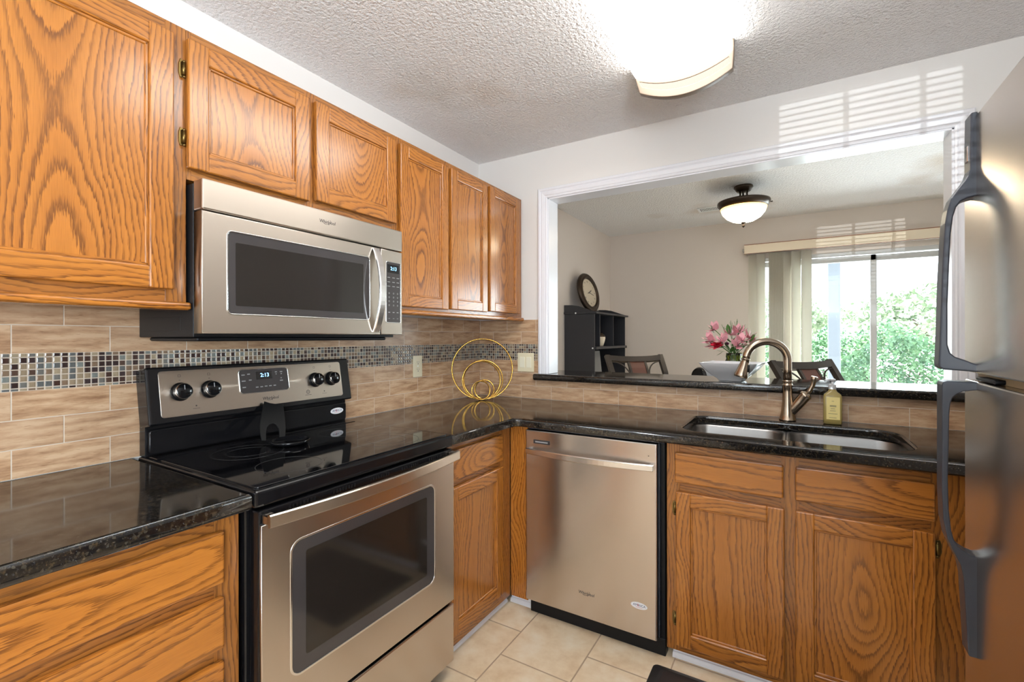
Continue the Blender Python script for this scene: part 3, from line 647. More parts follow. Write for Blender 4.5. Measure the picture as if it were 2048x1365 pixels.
door(t, FB, 1.789, 2.157, 0.080, 0.684, BF + 0.0195, 'hi', (0.635, 0.18), v0=-0.01)

# 5. granite
def slab(name, outer, holes, z1, th, label):
    mb = MB().plate(outer, holes, th, 0.010, z1 - th, res=3)
    return single(name, mb, GRANITE, label, 'worktop' if 'bar' not in name else 'bar top')
OV = 0.668
slab('granite_worktop', rrect(0.0095, OV, -2.75, -1.893, 0.002, 1), [], 0.914, 0.039, 'black granite worktop over the drawers near the camera')
def corner_slab():
    o = [(0.0095, -1.117)]
    o += [(OV, -1.117), (OV, -0.712)]
    cx, cy, r = OV + 0.045, -OV - 0.045, 0.045
    o += [(cx - r * math.cos(math.radians(k)), cy + r * math.sin(math.radians(k))) for k in range(0, 91, 15)]
    o += [(2.84, -OV), (2.84, -0.0095), (0.0095, -0.0095)]
    hole = rrect(1.385, 2.135, -0.560, -0.150, [0.10, 0.06, 0.10, 0.10], 7)
    slab('granite_worktop', o, [hole[::-1]], 0.914, 0.039, 'L-shaped black granite worktop holding the sink in the corner')
corner_slab()
slab('granite_bar_top', rrect(0.425, 2.40, -0.045, 0.345, 0.012, 3), [], 1.0685, 0.038, 'raised black granite bar top of the pass-through')

# 6. sink, faucet, soap
def sink():
    t = Thing('kitchen_sink', (1.76, -0.35, 0.7), 'undermount stainless steel sink with two bowls', 'sink')
    def bowl(x0, x1, y0, y1, r, zt=0.8745, zb=0.70):
        mb = MB(); b2 = bmesh.new(); b2.loops.layers.uv.new('grain'); rings = []
        for (ins, z) in ((-0.012, zt), (0.0, zt), (0.004, zt - 0.01), (0.008, zb + 0.03), (0.016, zb + 0.010), (0.035, zb), ):
            rr = [max(0.012, q - max(ins, 0) * 0.5) for q in r]
            rings.append([b2.verts.new((p[0], p[1], z)) for p in rrect(x0 + ins, x1 - ins, y0 + ins, y1 - ins, rr, 6)])
        for A, B in zip(rings, rings[1:]):
            for k in range(len(A)): b2.faces.new((A[k], A[(k + 1) % len(A)], B[(k + 1) % len(B)], B[k]))
        b2.faces.new(rings[-1])
        for f in b2.faces: f.smooth = True
        bmesh.ops.recalc_face_normals(b2, faces=b2.faces); mb._absorb(b2)
        o = t.part('bowl', mb, STEEL_SINK)
        s = o.modifiers.new('s', 'SOLIDIFY'); s.thickness = 0.0015; s.offset = 1
        d = MB().lathe([(0.0, 0.002), (0.035, 0.002), (0.042, 0.0045), (0.044, 0.0015)], ((x0 + x1) / 2, (y0 + y1) / 2, zb + 0.0005)); t.part('drain', d, CHROME, o)
    bowl(1.378, 1.748, -0.566, -0.144, [0.07, 0.07, 0.10, 0.07]); bowl(1.768, 2.142, -0.566, -0.144, [0.07, 0.07, 0.07, 0.10])
    t.part('divider', MB().box(1.746, 1.770, -0.53, -0.17, 0.860, 0.8725, 0.004, 2), STEEL_SINK)
sink()
def faucet():
    bx, by = 1.762, -0.085
    t = Thing('kitchen_faucet', (bx, by, 0.9145), 'brushed bronze-nickel gooseneck faucet with side lever at the sink', 'faucet')
    m = MB().lathe([(0.0, 0.0), (0.033, 0.0), (0.034, 0.003), (0.032, 0.006), (0.027, 0.03), (0.022, 0.075), (0.0195, 0.13), (0.0188, 0.155), (0.021, 0.157), (0.021, 0.160), (0.0185, 0.162), (0.0182, 0.172), (0.021, 0.174), (0.021, 0.178), (0.018, 0.181), (0.018, 0.182)], (bx, by, 0.9145))
    body = t.part('body', m, NICKEL)
    d = Vector((-0.97, -0.24, 0)).normalized(); R = 0.085; zc = 0.914 + 0.271
    pts = [Vector((bx, by, 1.094)), Vector((bx, by, zc - 0.04)), Vector((bx, by, zc - 0.01))]
    for k in range(0, 177, 8):
        a = math.radians(k); pts.append(Vector((bx, by, zc)) + d * (R - R * math.cos(a)) + Vector((0, 0, R * math.sin(a))))
    t.part('gooseneck', MB().tube(pts, 0.0172, 18), NICKEL)
    e = pts[-1]; tv = (pts[-1] - pts[-2]).normalized(); tv = (tv + Vector((-0.12, -0.02, 0))).normalized()
    s = MB().tube([e, e + tv * 0.004, e + tv * 0.005, e + tv * 0.02, e + tv * 0.06, e + tv * 0.082, e + tv * 0.090], [0.0178, 0.0178, 0.0168, 0.0185, 0.0255, 0.0305, 0.0285], 20)
    sp = t.part('spray_head', s, NICKEL)
    b0 = e + tv * 0.03 + Vector((0.02, -0.008, 0)); t.part('spray_button', MB().tube([b0, b0 + tv * 0.035 + Vector((0.006, 0, 0))], [0.005, 0.006], 10), BLK_MATTE, sp)
    A = Vector((bx + 0.008, by, 0.945)); B = Vector((bx + 0.067, by - 0.006, 1.028))
    dr = (B - A).normalized()
    m = MB().tube([A - dr * 0.012, A, A + dr * 0.03, A + dr * 0.07, B, B + dr * 0.004, B + dr * 0.010, B + dr * 0.018], [0.012, 0.018, 0.021, 0.0235, 0.024, 0.0255, 0.022, 0.012], 18)
    arm = t.part('valve_body', m, NICKEL)
    C = B + dr * 0.010
    t.part('lever', MB().tube([C, C + Vector((0.012, 0, 0.018)), C + Vector((0.022, 0, 0.040)), C + Vector((0.027, 0, 0.064)), C + Vector((0.029, 0, 0.076)), C + Vector((0.030, 0, 0.080))], [0.011, 0.009, 0.0095, 0.011, 0.0155, 0.012], 14), NICKEL, arm)
faucet()
def soap():
    x, y = 1.929, -0.095
    t = Thing('soap_bottle', (x, y, 0.9145), 'square bottle of yellow-green hand soap with clear pump by the faucet', 'soap bottle')
    mb = MB(); b2 = bmesh.new(); b2.loops.layers.uv.new('grain'); rings = []
    for (hw, hd, z, r) in ((0.027, 0.018, 0.0, 0.007), (0.033, 0.023, 0.004, 0.009), (0.0335, 0.0235, 0.02, 0.009), (0.0335, 0.0235, 0.118, 0.009), (0.031, 0.022, 0.128, 0.010), (0.018, 0.016, 0.139, 0.012), (0.0135, 0.0135, 0.147, 0.013), (0.0135, 0.0135, 0.150, 0.013)):
        rings.append([b2.verts.new((x + p[0], y + p[1], 0.9145 + z)) for p in rrect(-hw, hw, -hd, hd, r, 5)])
    for A, B in zip(rings, rings[1:]):
        for k in range(len(A)): b2.faces.new((A[k], A[(k + 1) % len(A)], B[(k + 1) % len(B)], B[k]))
    b2.faces.new(rings[0][::-1]); b2.faces.new(rings[-1]); bmesh.ops.recalc_face_normals(b2, faces=b2.faces)
    for f in b2.faces: f.smooth = len(f.verts) == 4
    t.part('bottle', mb._absorb(b2), SOAP)
    F = Matrix.Translation((x, y - 0.0236, 0.9145)) @ FB
    lab = t.part('label', MB(F).plate(rrect(-0.023, 0.025, 0.022, 0.118, 0.001, 1), [], 0.0005, 0, 0.0002), SOAP_LABEL)
    tx = MB(F)
    for (s_, z, w) in (('hand soap', 0.082, 0.0052), ('cleansing', 0.0775, 0.0046)): tx.box(-0.011, 0.012, z - 0.001, z + 0.001, 0.0008, 0.0010)
    for (z, hw) in ((0.101, 0.004), (0.068, 0.008), (0.059, 0.010), (0.047, 0.016), (0.030, 0.013)): tx.box(-hw, hw, z - 0.0007, z + 0.0007, 0.0008, 0.0010)
    t.part('print', tx, MARK_DARK, lab)
    p = MB().lathe([(0.0, 0.150), (0.0135, 0.150), (0.0145, 0.152), (0.0145, 0.168), (0.012, 0.171), (0.005, 0.172), (0.0045, 0.184), (0.011, 0.186), (0.012, 0.190), (0.009, 0.194), (0.0, 0.195)], (x, y, 0.9145))
    p.tube([(x, y, 1.1035), (x - 0.022, y - 0.014, 1.1045), (x - 0.030, y - 0.019, 1.101)], [0.005, 0.004, 0.003], 10)
    t.part('pump', p, CLEAR_P)
soap()

# ------------------------------------------------------------ appliances
def logo(t, M, a, b, c, w, m=MARK_DARK, parent=None):
    mb = MB(M).text('Whirlpool', w * 0.255, a, b, c, 0.0004, sx=0.92, shear=0.15)
    ring = [(a + 0.0 + w * 0.22 * math.cos(q) , b + w * 0.11 * math.sin(q) + 0.25 * w * 0.22 * math.cos(q), c) for q in [math.radians(k) for k in range(150, 420, 15)]]
    mb.tube(ring, 0.0006, 6)
    t.part('logo', mb, m, parent)
def america(t, M, a, b, c, w, parent=None):
    s = t.part('sticker', MB(M).plate(ellipse(a, b, w / 2, w * 0.2), [], 0.0005, 0, c), STICKER, parent)
    t.part('print', MB(M).text('AM', w * 0.2, a - w * 0.22, b + w * 0.02, c + 0.0008, 0.0001).text('RICA', w * 0.2, a + w * 0.17, b + w * 0.02, c + 0.0008, 0.0001), NAVY, s)
    t.part('print', MB(M).text('E', w * 0.2, a - w * 0.045, b + w * 0.02, c + 0.0008, 0.0001).box(a - w * .2, a + w * .2, b - w * .115, b - w * .10, c + .0006, c + .0009), RED_INK, s)
def rim(mb, a0, a1, b0, b1, r, w, c, th): return mb.plate(rrect(a0, a1, b0, b1, r, 7), [rrect(a0 + w, a1 - w, b0 + w, b1 - w, max(r - w, 0.002), 7)[::-1]], th, min(0.0015, th * .4), c)

def make_range():
    Y0, Y1 = -1.8875, -1.1205
    t = Thing('electric_range', (0.33, -1.504, 0), 'stainless steel electric range with black glass cooktop', 'stove')
    t.part('body', MB(FL).box(Y0, Y1, 0.045, 0.872, 0.02, 0.625, 0.003), BLK_GLOSS)
    for (a, c) in ((Y0 + 0.06, 0.08), (Y1 - 0.06, 0.08), (Y0 + 0.06, 0.56), (Y1 - 0.06, 0.56)): t.part('foot', MB().cyl((c, a, 0.0005), (c, a, 0.046), 0.018), BLK_MATTE)
    # cooktop
    mb = MB(FL).box(Y0, Y1, 0.873, 0.917, 0.022, 0.668, 0.008, 3); ct = t.part('cooktop', mb, BLK_GLOSS)
    t.part('glass_top', MB().plate(rrect(0.135, 0.650, Y0 + 0.014, Y1 - 0.014, 0.012, 4), [], 0.0035, 0.001, 0.9168), BLK_GLASS, ct)
    for (x, y, r) in ((0.52, -1.32, 0.115), (0.52, -1.70, 0.09), (0.27, -1.32, 0.085), (0.27, -1.68, 0.105)):
        for rr in (r, r * 0.62) if r > 0.1 else (r,):
            t.part('burner_ring', MB().plate(ellipse(x, y, rr, rr, 48), [ellipse(x, y, rr - 0.003, rr - 0.003, 48)[::-1]], 0.0003, 0, 0.9203), mat_burn, ct)
    # lower splash panel and backguard
    t.part('splash_panel', MB(FL).plate(rrect(Y0 + 0.012, Y1 - 0.012, 0.925, 1.003, 0.012, 4), [], 0.012, 0.004, 0.060).box(Y0 + 0.006, Y1 - 0.006, 0.917, 1.03, 0.02, 0.060, 0.002).box(Y0 + 0.01, Y1 - 0.01, 0.917, 0.922, 0.06, 0.13, 0.002), BLK_GLOSS)
    tilt = Matrix.Translation((0.052, 0, 1.012)) @ Matrix.Rotation(math.radians(-10), 4, 'Y') @ Matrix.Translation((-0.052, 0, -1.012)) @ FL
    bg = t.part('backguard', MB(tilt).box(Y0 + 0.002, Y1 - 0.002, 1.010, 1.192, 0.028, 0.100, 0.006, 3), BLK_GLOSS)
    pn = t.part('control_panel', MB(tilt).plate(rrect(-1.853, -1.170, 1.030, 1.178, 0.010, 5), [], 0.003, 0.001, 0.0995), STEEL_H)
    dsp = t.part('display', MB(tilt).plate(rrect(-1.606, -1.420, 1.082, 1.166, 0.012, 5), [], 0.002, 0.0005, 0.1023), GREY_GLASS)
    t.part('display_bezel', rim(MB(tilt), -1.609, -1.417, 1.079, 1.169, 0.014, 0.003, 0.1023, 0.003), CHROME, dsp)
    t.part('clock_window', MB(tilt).box(-1.545, -1.483, 1.128, 1.158, 0.1042, 0.1046), BLK_GLASS, dsp)
    t.part('clock_digits', MB(tilt).text('2:13', 0.020, -1.512, 1.143, 0.1049, 0.0002), LED, dsp)
    k = Marks(tilt)
    for (a, b, w) in ((-1.592, 1.148, .012), (-1.572, 1.150, .010), (-1.592, 1.126, .014), (-1.568, 1.128, .010), (-1.592, 1.103, .012), (-1.545, 1.100, .010), (-1.528, 1.100, .010), (-1.511, 1.101, .010), (-1.494, 1.101, .010), (-1.477, 1.101, .010), (-1.467, 1.152, .008), (-1.446, 1.152, .010), (-1.446, 1.144, .005), (-1.467, 1.144, .004), (-1.448, 1.118, .012), (-1.448, 1.128, .004)): k.box(a - w / 2, a + w / 2, b - 0.0018, b + 0.0018, 0.1043, 0.1047)
    t.parts('printed_mark', k, MARK_GREY, dsp)
    for a in (-1.795, -1.706, -1.300, -1.222):
        kb = MB(tilt @ Matrix.Translation((a, 1.108, 0.1025))).lathe([(0, 0), (0.029, 0), (0.030, 0.003), (0.027, 0.006), (0.025, 0.010), (0.0245, 0.016), (0.024, 0.028), (0.021, 0.031), (0.0, 0.0315)], (0, 0, 0), 28)
        kn = t.part('knob', kb, BLK_GLOSS); t.part('knob_ring', MB(tilt @ Matrix.Translation((a, 1.108, 0.1025))).lathe([(0.0245, 0.022), (0.0252, 0.024), (0.0250, 0.028), (0.0225, 0.0305)], (0, 0, 0), 28), CHROME, kn)
        t.part('knob_pointer', MB(tilt @ Matrix.Translation((a, 1.108, 0.1025))).box(-0.0012, 0.0012, 0.004, 0.019, 0.0305, 0.0325, 0.0005), MARK_GREY, kn)
    k = Marks(tilt)
    for a in (-1.795, -1.706, -1.300, -1.222):
        k.plate(rrect(a - 0.004, a + 0.004, 1.156, 1.164, 0.0005, 1), [rrect(a - 0.0032, a + 0.0032, 1.1568, 1.1632, 0.0005, 1)[::-1]], 0.0003, 0, 0.1026).box(a - 0.002, a + 0.003, 1.145, 1.1465, 0.1026, 0.1029)
    for a in (-1.752, -1.262): k.plate(ellipse(a, 1.058, 0.0025, 0.0025, 12), [], 0.0003, 0, 0.1026); k.box(a - 0.011, a + 0.011, 1.0485, 1.0495, 0.1026, 0.1029)
    k.plate(ellipse(-1.338, 1.062, 0.008, 0.008, 20), [ellipse(-1.338, 1.062, 0.006, 0.006, 20)[::-1]], 0.0003, 0, 0.1026).text('K', 0.009, -1.338, 1.062, 0.1028, 0.0001).box(-1.352, -1.324, 1.049, 1.0505, 0.1026, 0.1029)
    t.parts('printed_mark', k, MARK_DARK, pn)
    logo(t, tilt, -1.497, 1.055, 0.1030, 0.064, MARK_DARK, pn)
    america(t, FL, -1.182, 0.970, 0.0722, 0.066)
    # door with vent band, window and bowed handle
    b0, b1 = 0.292, 0.868
    d = t.part('oven_door', MB(FL).box(Y0 + 0.008, Y1 - 0.008, b0, b1 - 0.002, 0.629, 0.668, 0.004, 2), BLK_GLOSS)
    vb = Marks(FL)
    for i in range(5):
        for j in range(8):
            a = -1.80 + i * 0.135 + j * 0.0105; vb.box(a, a + 0.005, 0.848, 0.8575, 0.6683, 0.6692)
    t.parts('vent_slot', vb, BLK_MATTE, d)
    skin = MB(FL).plate([(Y0 + 0.010, b0 + 0.002), (Y1 - 0.010, b0 + 0.002), (Y1 - 0.010, 0.832), (Y0 + 0.010, 0.832)], [rrect(-1.800, -1.240, 0.412, 0.764, 0.030, 8)[::-1]], 0.010, 0.002, 0.668)
    t.part('door_skin', skin, STEEL_V, d)
    t.part('window_trim', rim(MB(FL), -1.803, -1.237, 0.409, 0.767, 0.033, 0.006, 0.6765, 0.003), CHROME, d)
    t.part('oven_window', MB(FL).plate(rrect(-1.799, -1.241, 0.413, 0.763, 0.028, 8), [], 0.004, 0.0005, 0.6735), GREY_GLASS, d)
    t.part('inner_window', MB(FL).plate(rrect(-1.757, -1.283, 0.452, 0.728, 0.006, 4), [], 0.0008, 0, 0.6776), SCREEN_GLASS, d)
    pts = []; n = 24
    for i in range(n + 1):
        u = i / n; a = -1.872 + u * (1.872 - 1.128); bow = 0.030 * (1 - (2 * u - 1) ** 2); pts.append((a, 0.846, 0.700 + bow))
    sec = [(-0.016, -0.005), (-0.016, 0.003), (-0.013, 0.006), (0.013, 0.006), (0.016, 0.003), (0.016, -0.005)]
    h = MB(FL).sweep(pts, sec, ((0, 1, 0), (0, 0, 1)))
    h.box(-1.872, -1.848, 0.834, 0.858, 0.668, 0.700, 0.003).box(-1.152, -1.128, 0.834, 0.858, 0.668, 0.700, 0.003)
    t.part('handle', h, STEEL_H, d)
    t.part('storage_drawer', MB(FL).box(Y0 + 0.008, Y1 - 0.008, 0.062, 0.280, 0.629, 0.676, 0.004, 2), STEEL_V)
mat_burn = mat('burner_ring_print', (0.035, 0.035, 0.036), 0.12)
make_range()

def make_microwave():
    Y0, Y1 = -1.8785, -1.1195
    t = Thing('microwave_oven', (0.2, -1.5, 1.284), 'stainless over-the-range microwave under the short wall cabinet', 'microwave')
    t.part('body', MB(FL).box(Y0, Y1, 1.292, 1.722, 0.012, 0.352, 0.002).box(Y0 + 0.02, Y1 - 0.02, 1.280, 1.292, 0.03, 0.33, 0.004).box(Y0 - 0.0005, Y0 + 0.003, 1.31, 1.352, 0.05, 0.28, 0.001), BLK_MATTE)
    t.part('vent_strip', MB(FL).box(Y0, Y1, 1.644, 1.728, 0.353, 0.402, 0.004, 2), STEEL_H)
    d = t.part('door', MB(FL).plate([(Y0, 1.302), (-1.2375, 1.302), (-1.2375, 1.640), (Y0, 1.640)], [rrect(-1.812, -1.290, 1.358, 1.597, 0.014, 6)[::-1]], 0.046, 0.003, 0.354), STEEL_H)
    t.part('window_trim', rim(MB(FL), -1.814, -1.288, 1.356, 1.599, 0.016, 0.004, 0.3985, 0.003), CHROME, d)
    t.part('window', MB(FL).plate(rrect(-1.811, -1.291, 1.359, 1.596, 0.013, 6), [], 0.004, 0.0005, 0.3945), GREY_GLASS, d)
    t.part('window_screen', MB(FL).plate(rrect(-1.788, -1.320, 1.383, 1.566, 0.004, 3), [], 0.0006, 0, 0.3986), SCREEN_GLASS, d)
    pts, n = [], 22
    for i in range(n + 1):
        u = i / n; b = 1.312 + u * (1.636 - 1.312); s = math.sin(PI * u); pts.append((-1.262 - 0.002 * s, b, 0.402 + 0.040 * s ** 0.8))
    sec = [(-0.015, -0.003), (-0.015, 0.002), (-0.012, 0.005), (0.012, 0.005), (0.015, 0.002), (0.015, -0.003)]
    t.part('handle', MB(FL).sweep(pts, sec, ((1, 0, 0), (0, 0, 1))), STEEL_HX, d)
    cp = t.part('control_section', MB(FL).plate([(-1.2335, 1.302), (Y1, 1.302), (Y1, 1.640), (-1.2335, 1.640)], [], 0.046, 0.003, 0.354), STEEL_H)
    pl = t.part('keypad', MB(FL).plate(rrect(-1.206, -1.130, 1.352, 1.592, 0.005, 4), [], 0.0015, 0.0004, 0.3998), GREY_GLASS, cp)
    t.part('keypad_bezel', rim(MB(FL), -1.209, -1.127, 1.349, 1.595, 0.007, 0.003, 0.3998, 0.0022), CHROME, pl)
    t.part('clock_window', MB(FL).box(-1.201, -1.139, 1.550, 1.583, 0.4014, 0.4018), BLK_GLASS, pl)
    t.part('clock_digits', MB(FL).text('2:13', 0.020, -1.168, 1.567, 0.4021, 0.0002), LED, pl)
    k = Marks(FL)
    for r, b in enumerate((1.531, 1.513, 1.496)):
        for a in (-1.194, -1.168, -1.144): k.box(a - 0.007, a + 0.007, b - 0.0012, b + 0.0012, 0.4014, 0.4017)
    for b in (1.468, 1.452, 1.436, 1.420):
        for a in (-1.192, -1.168, -1.146): k.plate(ellipse(a, b, 0.0032, 0.0036, 10), [ellipse(a, b, 0.0022, 0.0026, 10)[::-1]], 0.0003, 0, 0.4014)
    for a in (-1.192, -1.168, -1.146): k.box(a - 0.005, a + 0.005, 1.390, 1.393, 0.4014, 0.4017).box(a - 0.004, a + 0.004, 1.366, 1.3675, 0.4014, 0.4017)
    t.parts('printed_mark', k, MARK_GREY, pl)
    logo(t, FL, -1.480, 1.690, 0.4022, 0.066, MARK_DARK)
make_microwave()

def make_dishwasher():
    t = Thing('dishwasher', (1.03, -0.3, 0), 'stainless steel dishwasher with bowed bar handle between corner and sink cabinet', 'dishwasher')
    X0, X1 = 0.716, 1.316
    t.part('tub', MB(FB).box(0.722, 1.340, 0.065, 0.868, 0.05, 0.598, 0.003), BLK_MATTE)
    d = t.part('door', MB(FB).box(X0, X1, 0.072, 0.862, 0.600, 0.642, 0.005, 2), STEEL_V)
    pts, n = [], 24
    for i in range(n + 1):
        u = i / n; a = X0 + 0.012 + u * (X1 - X0 - 0.022); pts.append((a, 0.768, 0.660 + 0.028 * (1 - (2 * u - 1) ** 2)))
    sec = [(-0.013, -0.005), (-0.013, 0.002), (-0.010, 0.005), (0.010, 0.005), (0.013, 0.002), (0.013, -0.005)]
    t.part('handle', MB(FB).sweep(pts, sec, ((0, 1, 0), (0, 0, 1))).box(X0 + 0.012, X0 + 0.03, 0.757, 0.779, 0.6425, 0.659, 0.002).box(X1 - 0.028, X1 - 0.010, 0.757, 0.779, 0.6425, 0.659, 0.002), STEEL_HX, d)
    t.part('badge', MB(FB).plate(rrect(0.758, 0.842, 0.802, 0.820, 0.003, 3), [], 0.002, 0.0006, 0.6422), GREY_GLASS, d)
    t.part('badge_print', MB(FB).box(0.768, 0.832, 0.808, 0.814, 0.6442, 0.6446), MARK_GREY, d)
    t.part('indicator', MB(FB).plate(ellipse(1.284, 0.811, 0.002, 0.002, 10), [], 0.0004, 0, 0.6422), MARK_DARK, d)
    logo(t, FB, 1.016, 0.180, 0.6424, 0.074, MARK_DARK, d)
    america(t, FB, 1.245, 0.196, 0.6422, 0.068, d)
    t.part('toe_panel', MB(FB).box(0.722, 1.342, 0.0005, 0.070, 0.56, 0.606, 0.002), BLK_MATTE)
    t.part('side_gasket', MB(FB).box(1.3175, 1.323, 0.08, 0.862, 0.600, 0.622, 0.001), FR_HANDLE)
    t.part('mounting_strip', MB(FB).box(0.722, 1.345, 0.8655, 0.8735, 0.56, 0.632, 0.001), FR_HANDLE)
make_dishwasher()

def make_fridge():
    Y0, Y1 = -2.040, -1.272          # near side, far side
    t = Thing('refrigerator', (2.45, -1.67, 0), 'top-freezer stainless refrigerator with slate grey handles', 'refrigerator')
    t.part('cabinet', MB().box(2.135, 2.83, Y0 + 0.004, Y1 - 0.004, 0.03, 1.685, 0.006, 2).box(2.17, 2.80, Y0 + 0.03, Y1 - 0.03, 0.0008, 0.031), mat('grey_fridge_cabinet', srgb(70, 72, 76), 0.45))
    def bowdoor(z0, z1):
        out = []; us = [0, 0.002, 0.005, 0.009] + [i / 20 for i in range(1, 20)] + [0.991, 0.995, 0.998, 1]
        for u in us:
            y = Y0 + u * (Y1 - Y0); e = min(u, 1 - u) * (Y1 - Y0)
            x = 2.072 - 0.004 * (1 - (2 * u - 1) ** 2)
            if e < 0.007: x += 0.007 - math.sqrt(max(0, 0.007 ** 2 - (0.007 - e) ** 2))
            out.append((x, y))
        out += [(2.130, Y1), (2.130, Y0)]
        return MB().prism(out, z0, z1, 0.003)
    fz = t.part('freezer_door', bowdoor(1.222, 1.700), STEEL_V)
    lw = t.part('lower_door', bowdoor(0.085, 1.206), STEEL_V)
    t.part('gap_trim', MB().box(2.09, 2.134, Y0 + 0.01, Y1 - 0.01, 1.2065, 1.2215), mat('beige_gasket', srgb(198, 178, 140), 0.5))
    t.part('hinge_cover', MB().box(2.075, 2.12, -1.42, -1.33, 1.2075, 1.2150, 0.002), BLK_MATTE)
    t.part('toe_grille', MB().box(2.10, 2.134, Y0 + 0.01, Y1 - 0.01, 0.002, 0.080, 0.004), BLK_MATTE)
    # each handle: a flat strip on the door, sweeping out into the grip and back at its foot
    P = Matrix(((1, 0, 0, 0), (0, 0, 1, 0), (0, 1, 0, 0), (0, 0, 0, 1)))
    up = [(2.0635, 1.7053), (2.0627, 1.6359), (2.0627, 1.6007), (2.0600, 1.5900), (2.0558, 1.5814), (2.0455, 1.5655), (2.0365, 1.5504), (2.0310, 1.5300), (2.0278, 1.5050), (2.0262, 1.4754), (2.0229, 1.3987), (2.0207, 1.3021), (2.0185, 1.2384), (2.0190, 1.2320), (2.0225, 1.2283), (2.027, 1.2275), (2.0479, 1.2262), (2.0735, 1.2242), (2.0735, 1.2380), (2.0660, 1.2410), (2.0541, 1.2468), (2.0417, 1.2520), (2.0350, 1.2590), (2.0312, 1.2746), (2.0313, 1.3501), (2.0335, 1.4225), (2.0360, 1.4844), (2.0392, 1.5158), (2.0436, 1.5329), (2.0496, 1.5425), (2.0592, 1.5476), (2.0735, 1.5504), (2.0735, 1.7053)]
    lo = [(2.0735, 1.2052), (2.0305, 1.2060), (2.0245, 1.2040), (2.0227, 1.1985), (2.0227, 1.1703), (2.0226, 1.0755), (2.0225, 0.9996), (2.0246, 0.9431), (2.0302, 0.9084), (2.0392, 0.8851), (2.0489, 0.8622), (2.053, 0.8371), (2.0557, 0.7728), (2.059, 0.6986), (2.061, 0.6960), (2.0735, 0.6960), (2.0735, 0.8815), (2.0619, 0.8849), (2.0537, 0.8895), (2.0455, 0.8968), (2.0395, 0.9080), (2.0358, 0.9239), (2.0323, 0.9636), (2.031, 1.0246), (2.0325, 1.0871), (2.0332, 1.1409), (2.0347, 1.1634), (2.0380, 1.1750), (2.0437, 1.1820), (2.052, 1.1871), (2.0735, 1.1915)]
    for poly, d in ((up, fz), (lo, lw)):
        o = t.part('handle', MB(P).prism(poly, -1.352, -1.314), FR_HANDLE, d, 'slate grey plastic handle'); bev(o, 0.004)
        if d is fz: t.part('handle_badge', MB().box(2.0608, 2.0640, -1.340, -1.326, 1.618, 1.648, 0.001), CHROME, o)
def bev(o, w=0.003):
    b = o.modifiers.new('b', 'BEVEL'); b.width = w; b.segments = 2; b.limit_method = 'ANGLE'; b.angle_limit = math.radians(35)
make_fridge()

# ------------------------------------------------------------ small kitchen things
def rings():
    cx, cy, z0 = 0.190, -0.235, 0.9145
    t = Thing('ring_sculpture', (cx, cy, z0), 'gold metal sculpture of nested rings on the corner worktop', 'sculpture')
    for (R, yaw, off, lean) in ((0.181, 38, 0.0, 2), (0.117, 30, 0.004, -3), (0.114, 44, -0.006, 4), (0.058, 26, 0.010, -4), (0.055, 48, -0.012, 5)):
        a = math.radians(yaw); X = Vector((math.cos(a), math.sin(a), 0)); Nn = Vector((-math.sin(a), math.cos(a), 0)); U = (Vector((0, 0, 1)) + Nn * math.tan(math.radians(lean)) * 0.5).normalized()
        r = 0.0042; c = Vector((cx, cy, z0 + 0.0005)) + U * (R + r) + Nn * off + X * off
        t.part('ring', MB().tube([c + X * R * math.cos(2 * PI * k / 64) + U * R * math.sin(2 * PI * k / 64) for k in range(64)], [(r * 0.8, r * 1.1)] * 64, 10, closed=True), GOLD)
    t.part('foot', MB().lathe([(0, 0), (0.006, 0), (0.0065, 0.004), (0.004, 0.009), (0, 0.011)], (cx - 0.012, cy - 0.012, z0 + 0.0003), 14), GOLD)
rings()
def outlet():
    t = Thing('wall_outlet', (0.0086, -0.604, 1.132), 'ivory double outlet on the tile beside the microwave', 'outlet')
    M = Matrix.Translation((0.0086, -0.604, 1.132)) @ FL
    t.part('cover_plate', MB(M).plate(rrect(-0.036, 0.036, -0.059, 0.059, 0.004, 3), [], 0.005, 0.002, 0.0), IVORY)
    for b in (-0.020, 0.020):
        s = t.part('socket', MB(M).plate([(0.017 * math.cos(q), b + max(-0.0135, min(0.0135, 0.017 * math.sin(q)))) for q in [2 * PI * k / 32 for k in range(32)]], [], 0.002, 0.0005, 0.0048), IVORY)
        t.part('slots', MB(M).box(-0.0075, -0.0055, b, b + 0.008, 0.0068, 0.0071).box(0.0055, 0.0075, b, b + 0.007, 0.0068, 0.0071).plate(ellipse(0, b - 0.006, 0.0028, 0.0028, 10), [], 0.0003, 0, 0.0068), MARK_DARK, s)
    t.part('screw', MB(M).plate(ellipse(0, 0, 0.0025, 0.0025, 10), [], 0.0012, 0.0003, 0.0048), CHROME)
outlet()
def switch():
    t = Thing('light_switch', (0.362, -0.0086, 1.136), 'ivory double rocker switch on the tile beside the pass-through', 'switch')
    M = Matrix.Translation((0.362, -0.0086, 1.136)) @ FB
    t.part('cover_plate', MB(M).plate(rrect(-0.058, 0.058, -0.059, 0.059, 0.004, 3), [], 0.005, 0.002, 0.0), IVORY)
    for a in (-0.023, 0.023):
        t.part('rocker', MB(M).plate(rrect(a - 0.0165, a + 0.0165, -0.033, 0.033, 0.001, 2), [], 0.003, 0.001, 0.0048), mat('pale_ivory', srgb(240, 234, 210), 0.3) if a < 0 else bpy.data.materials['pale_ivory'])
switch()
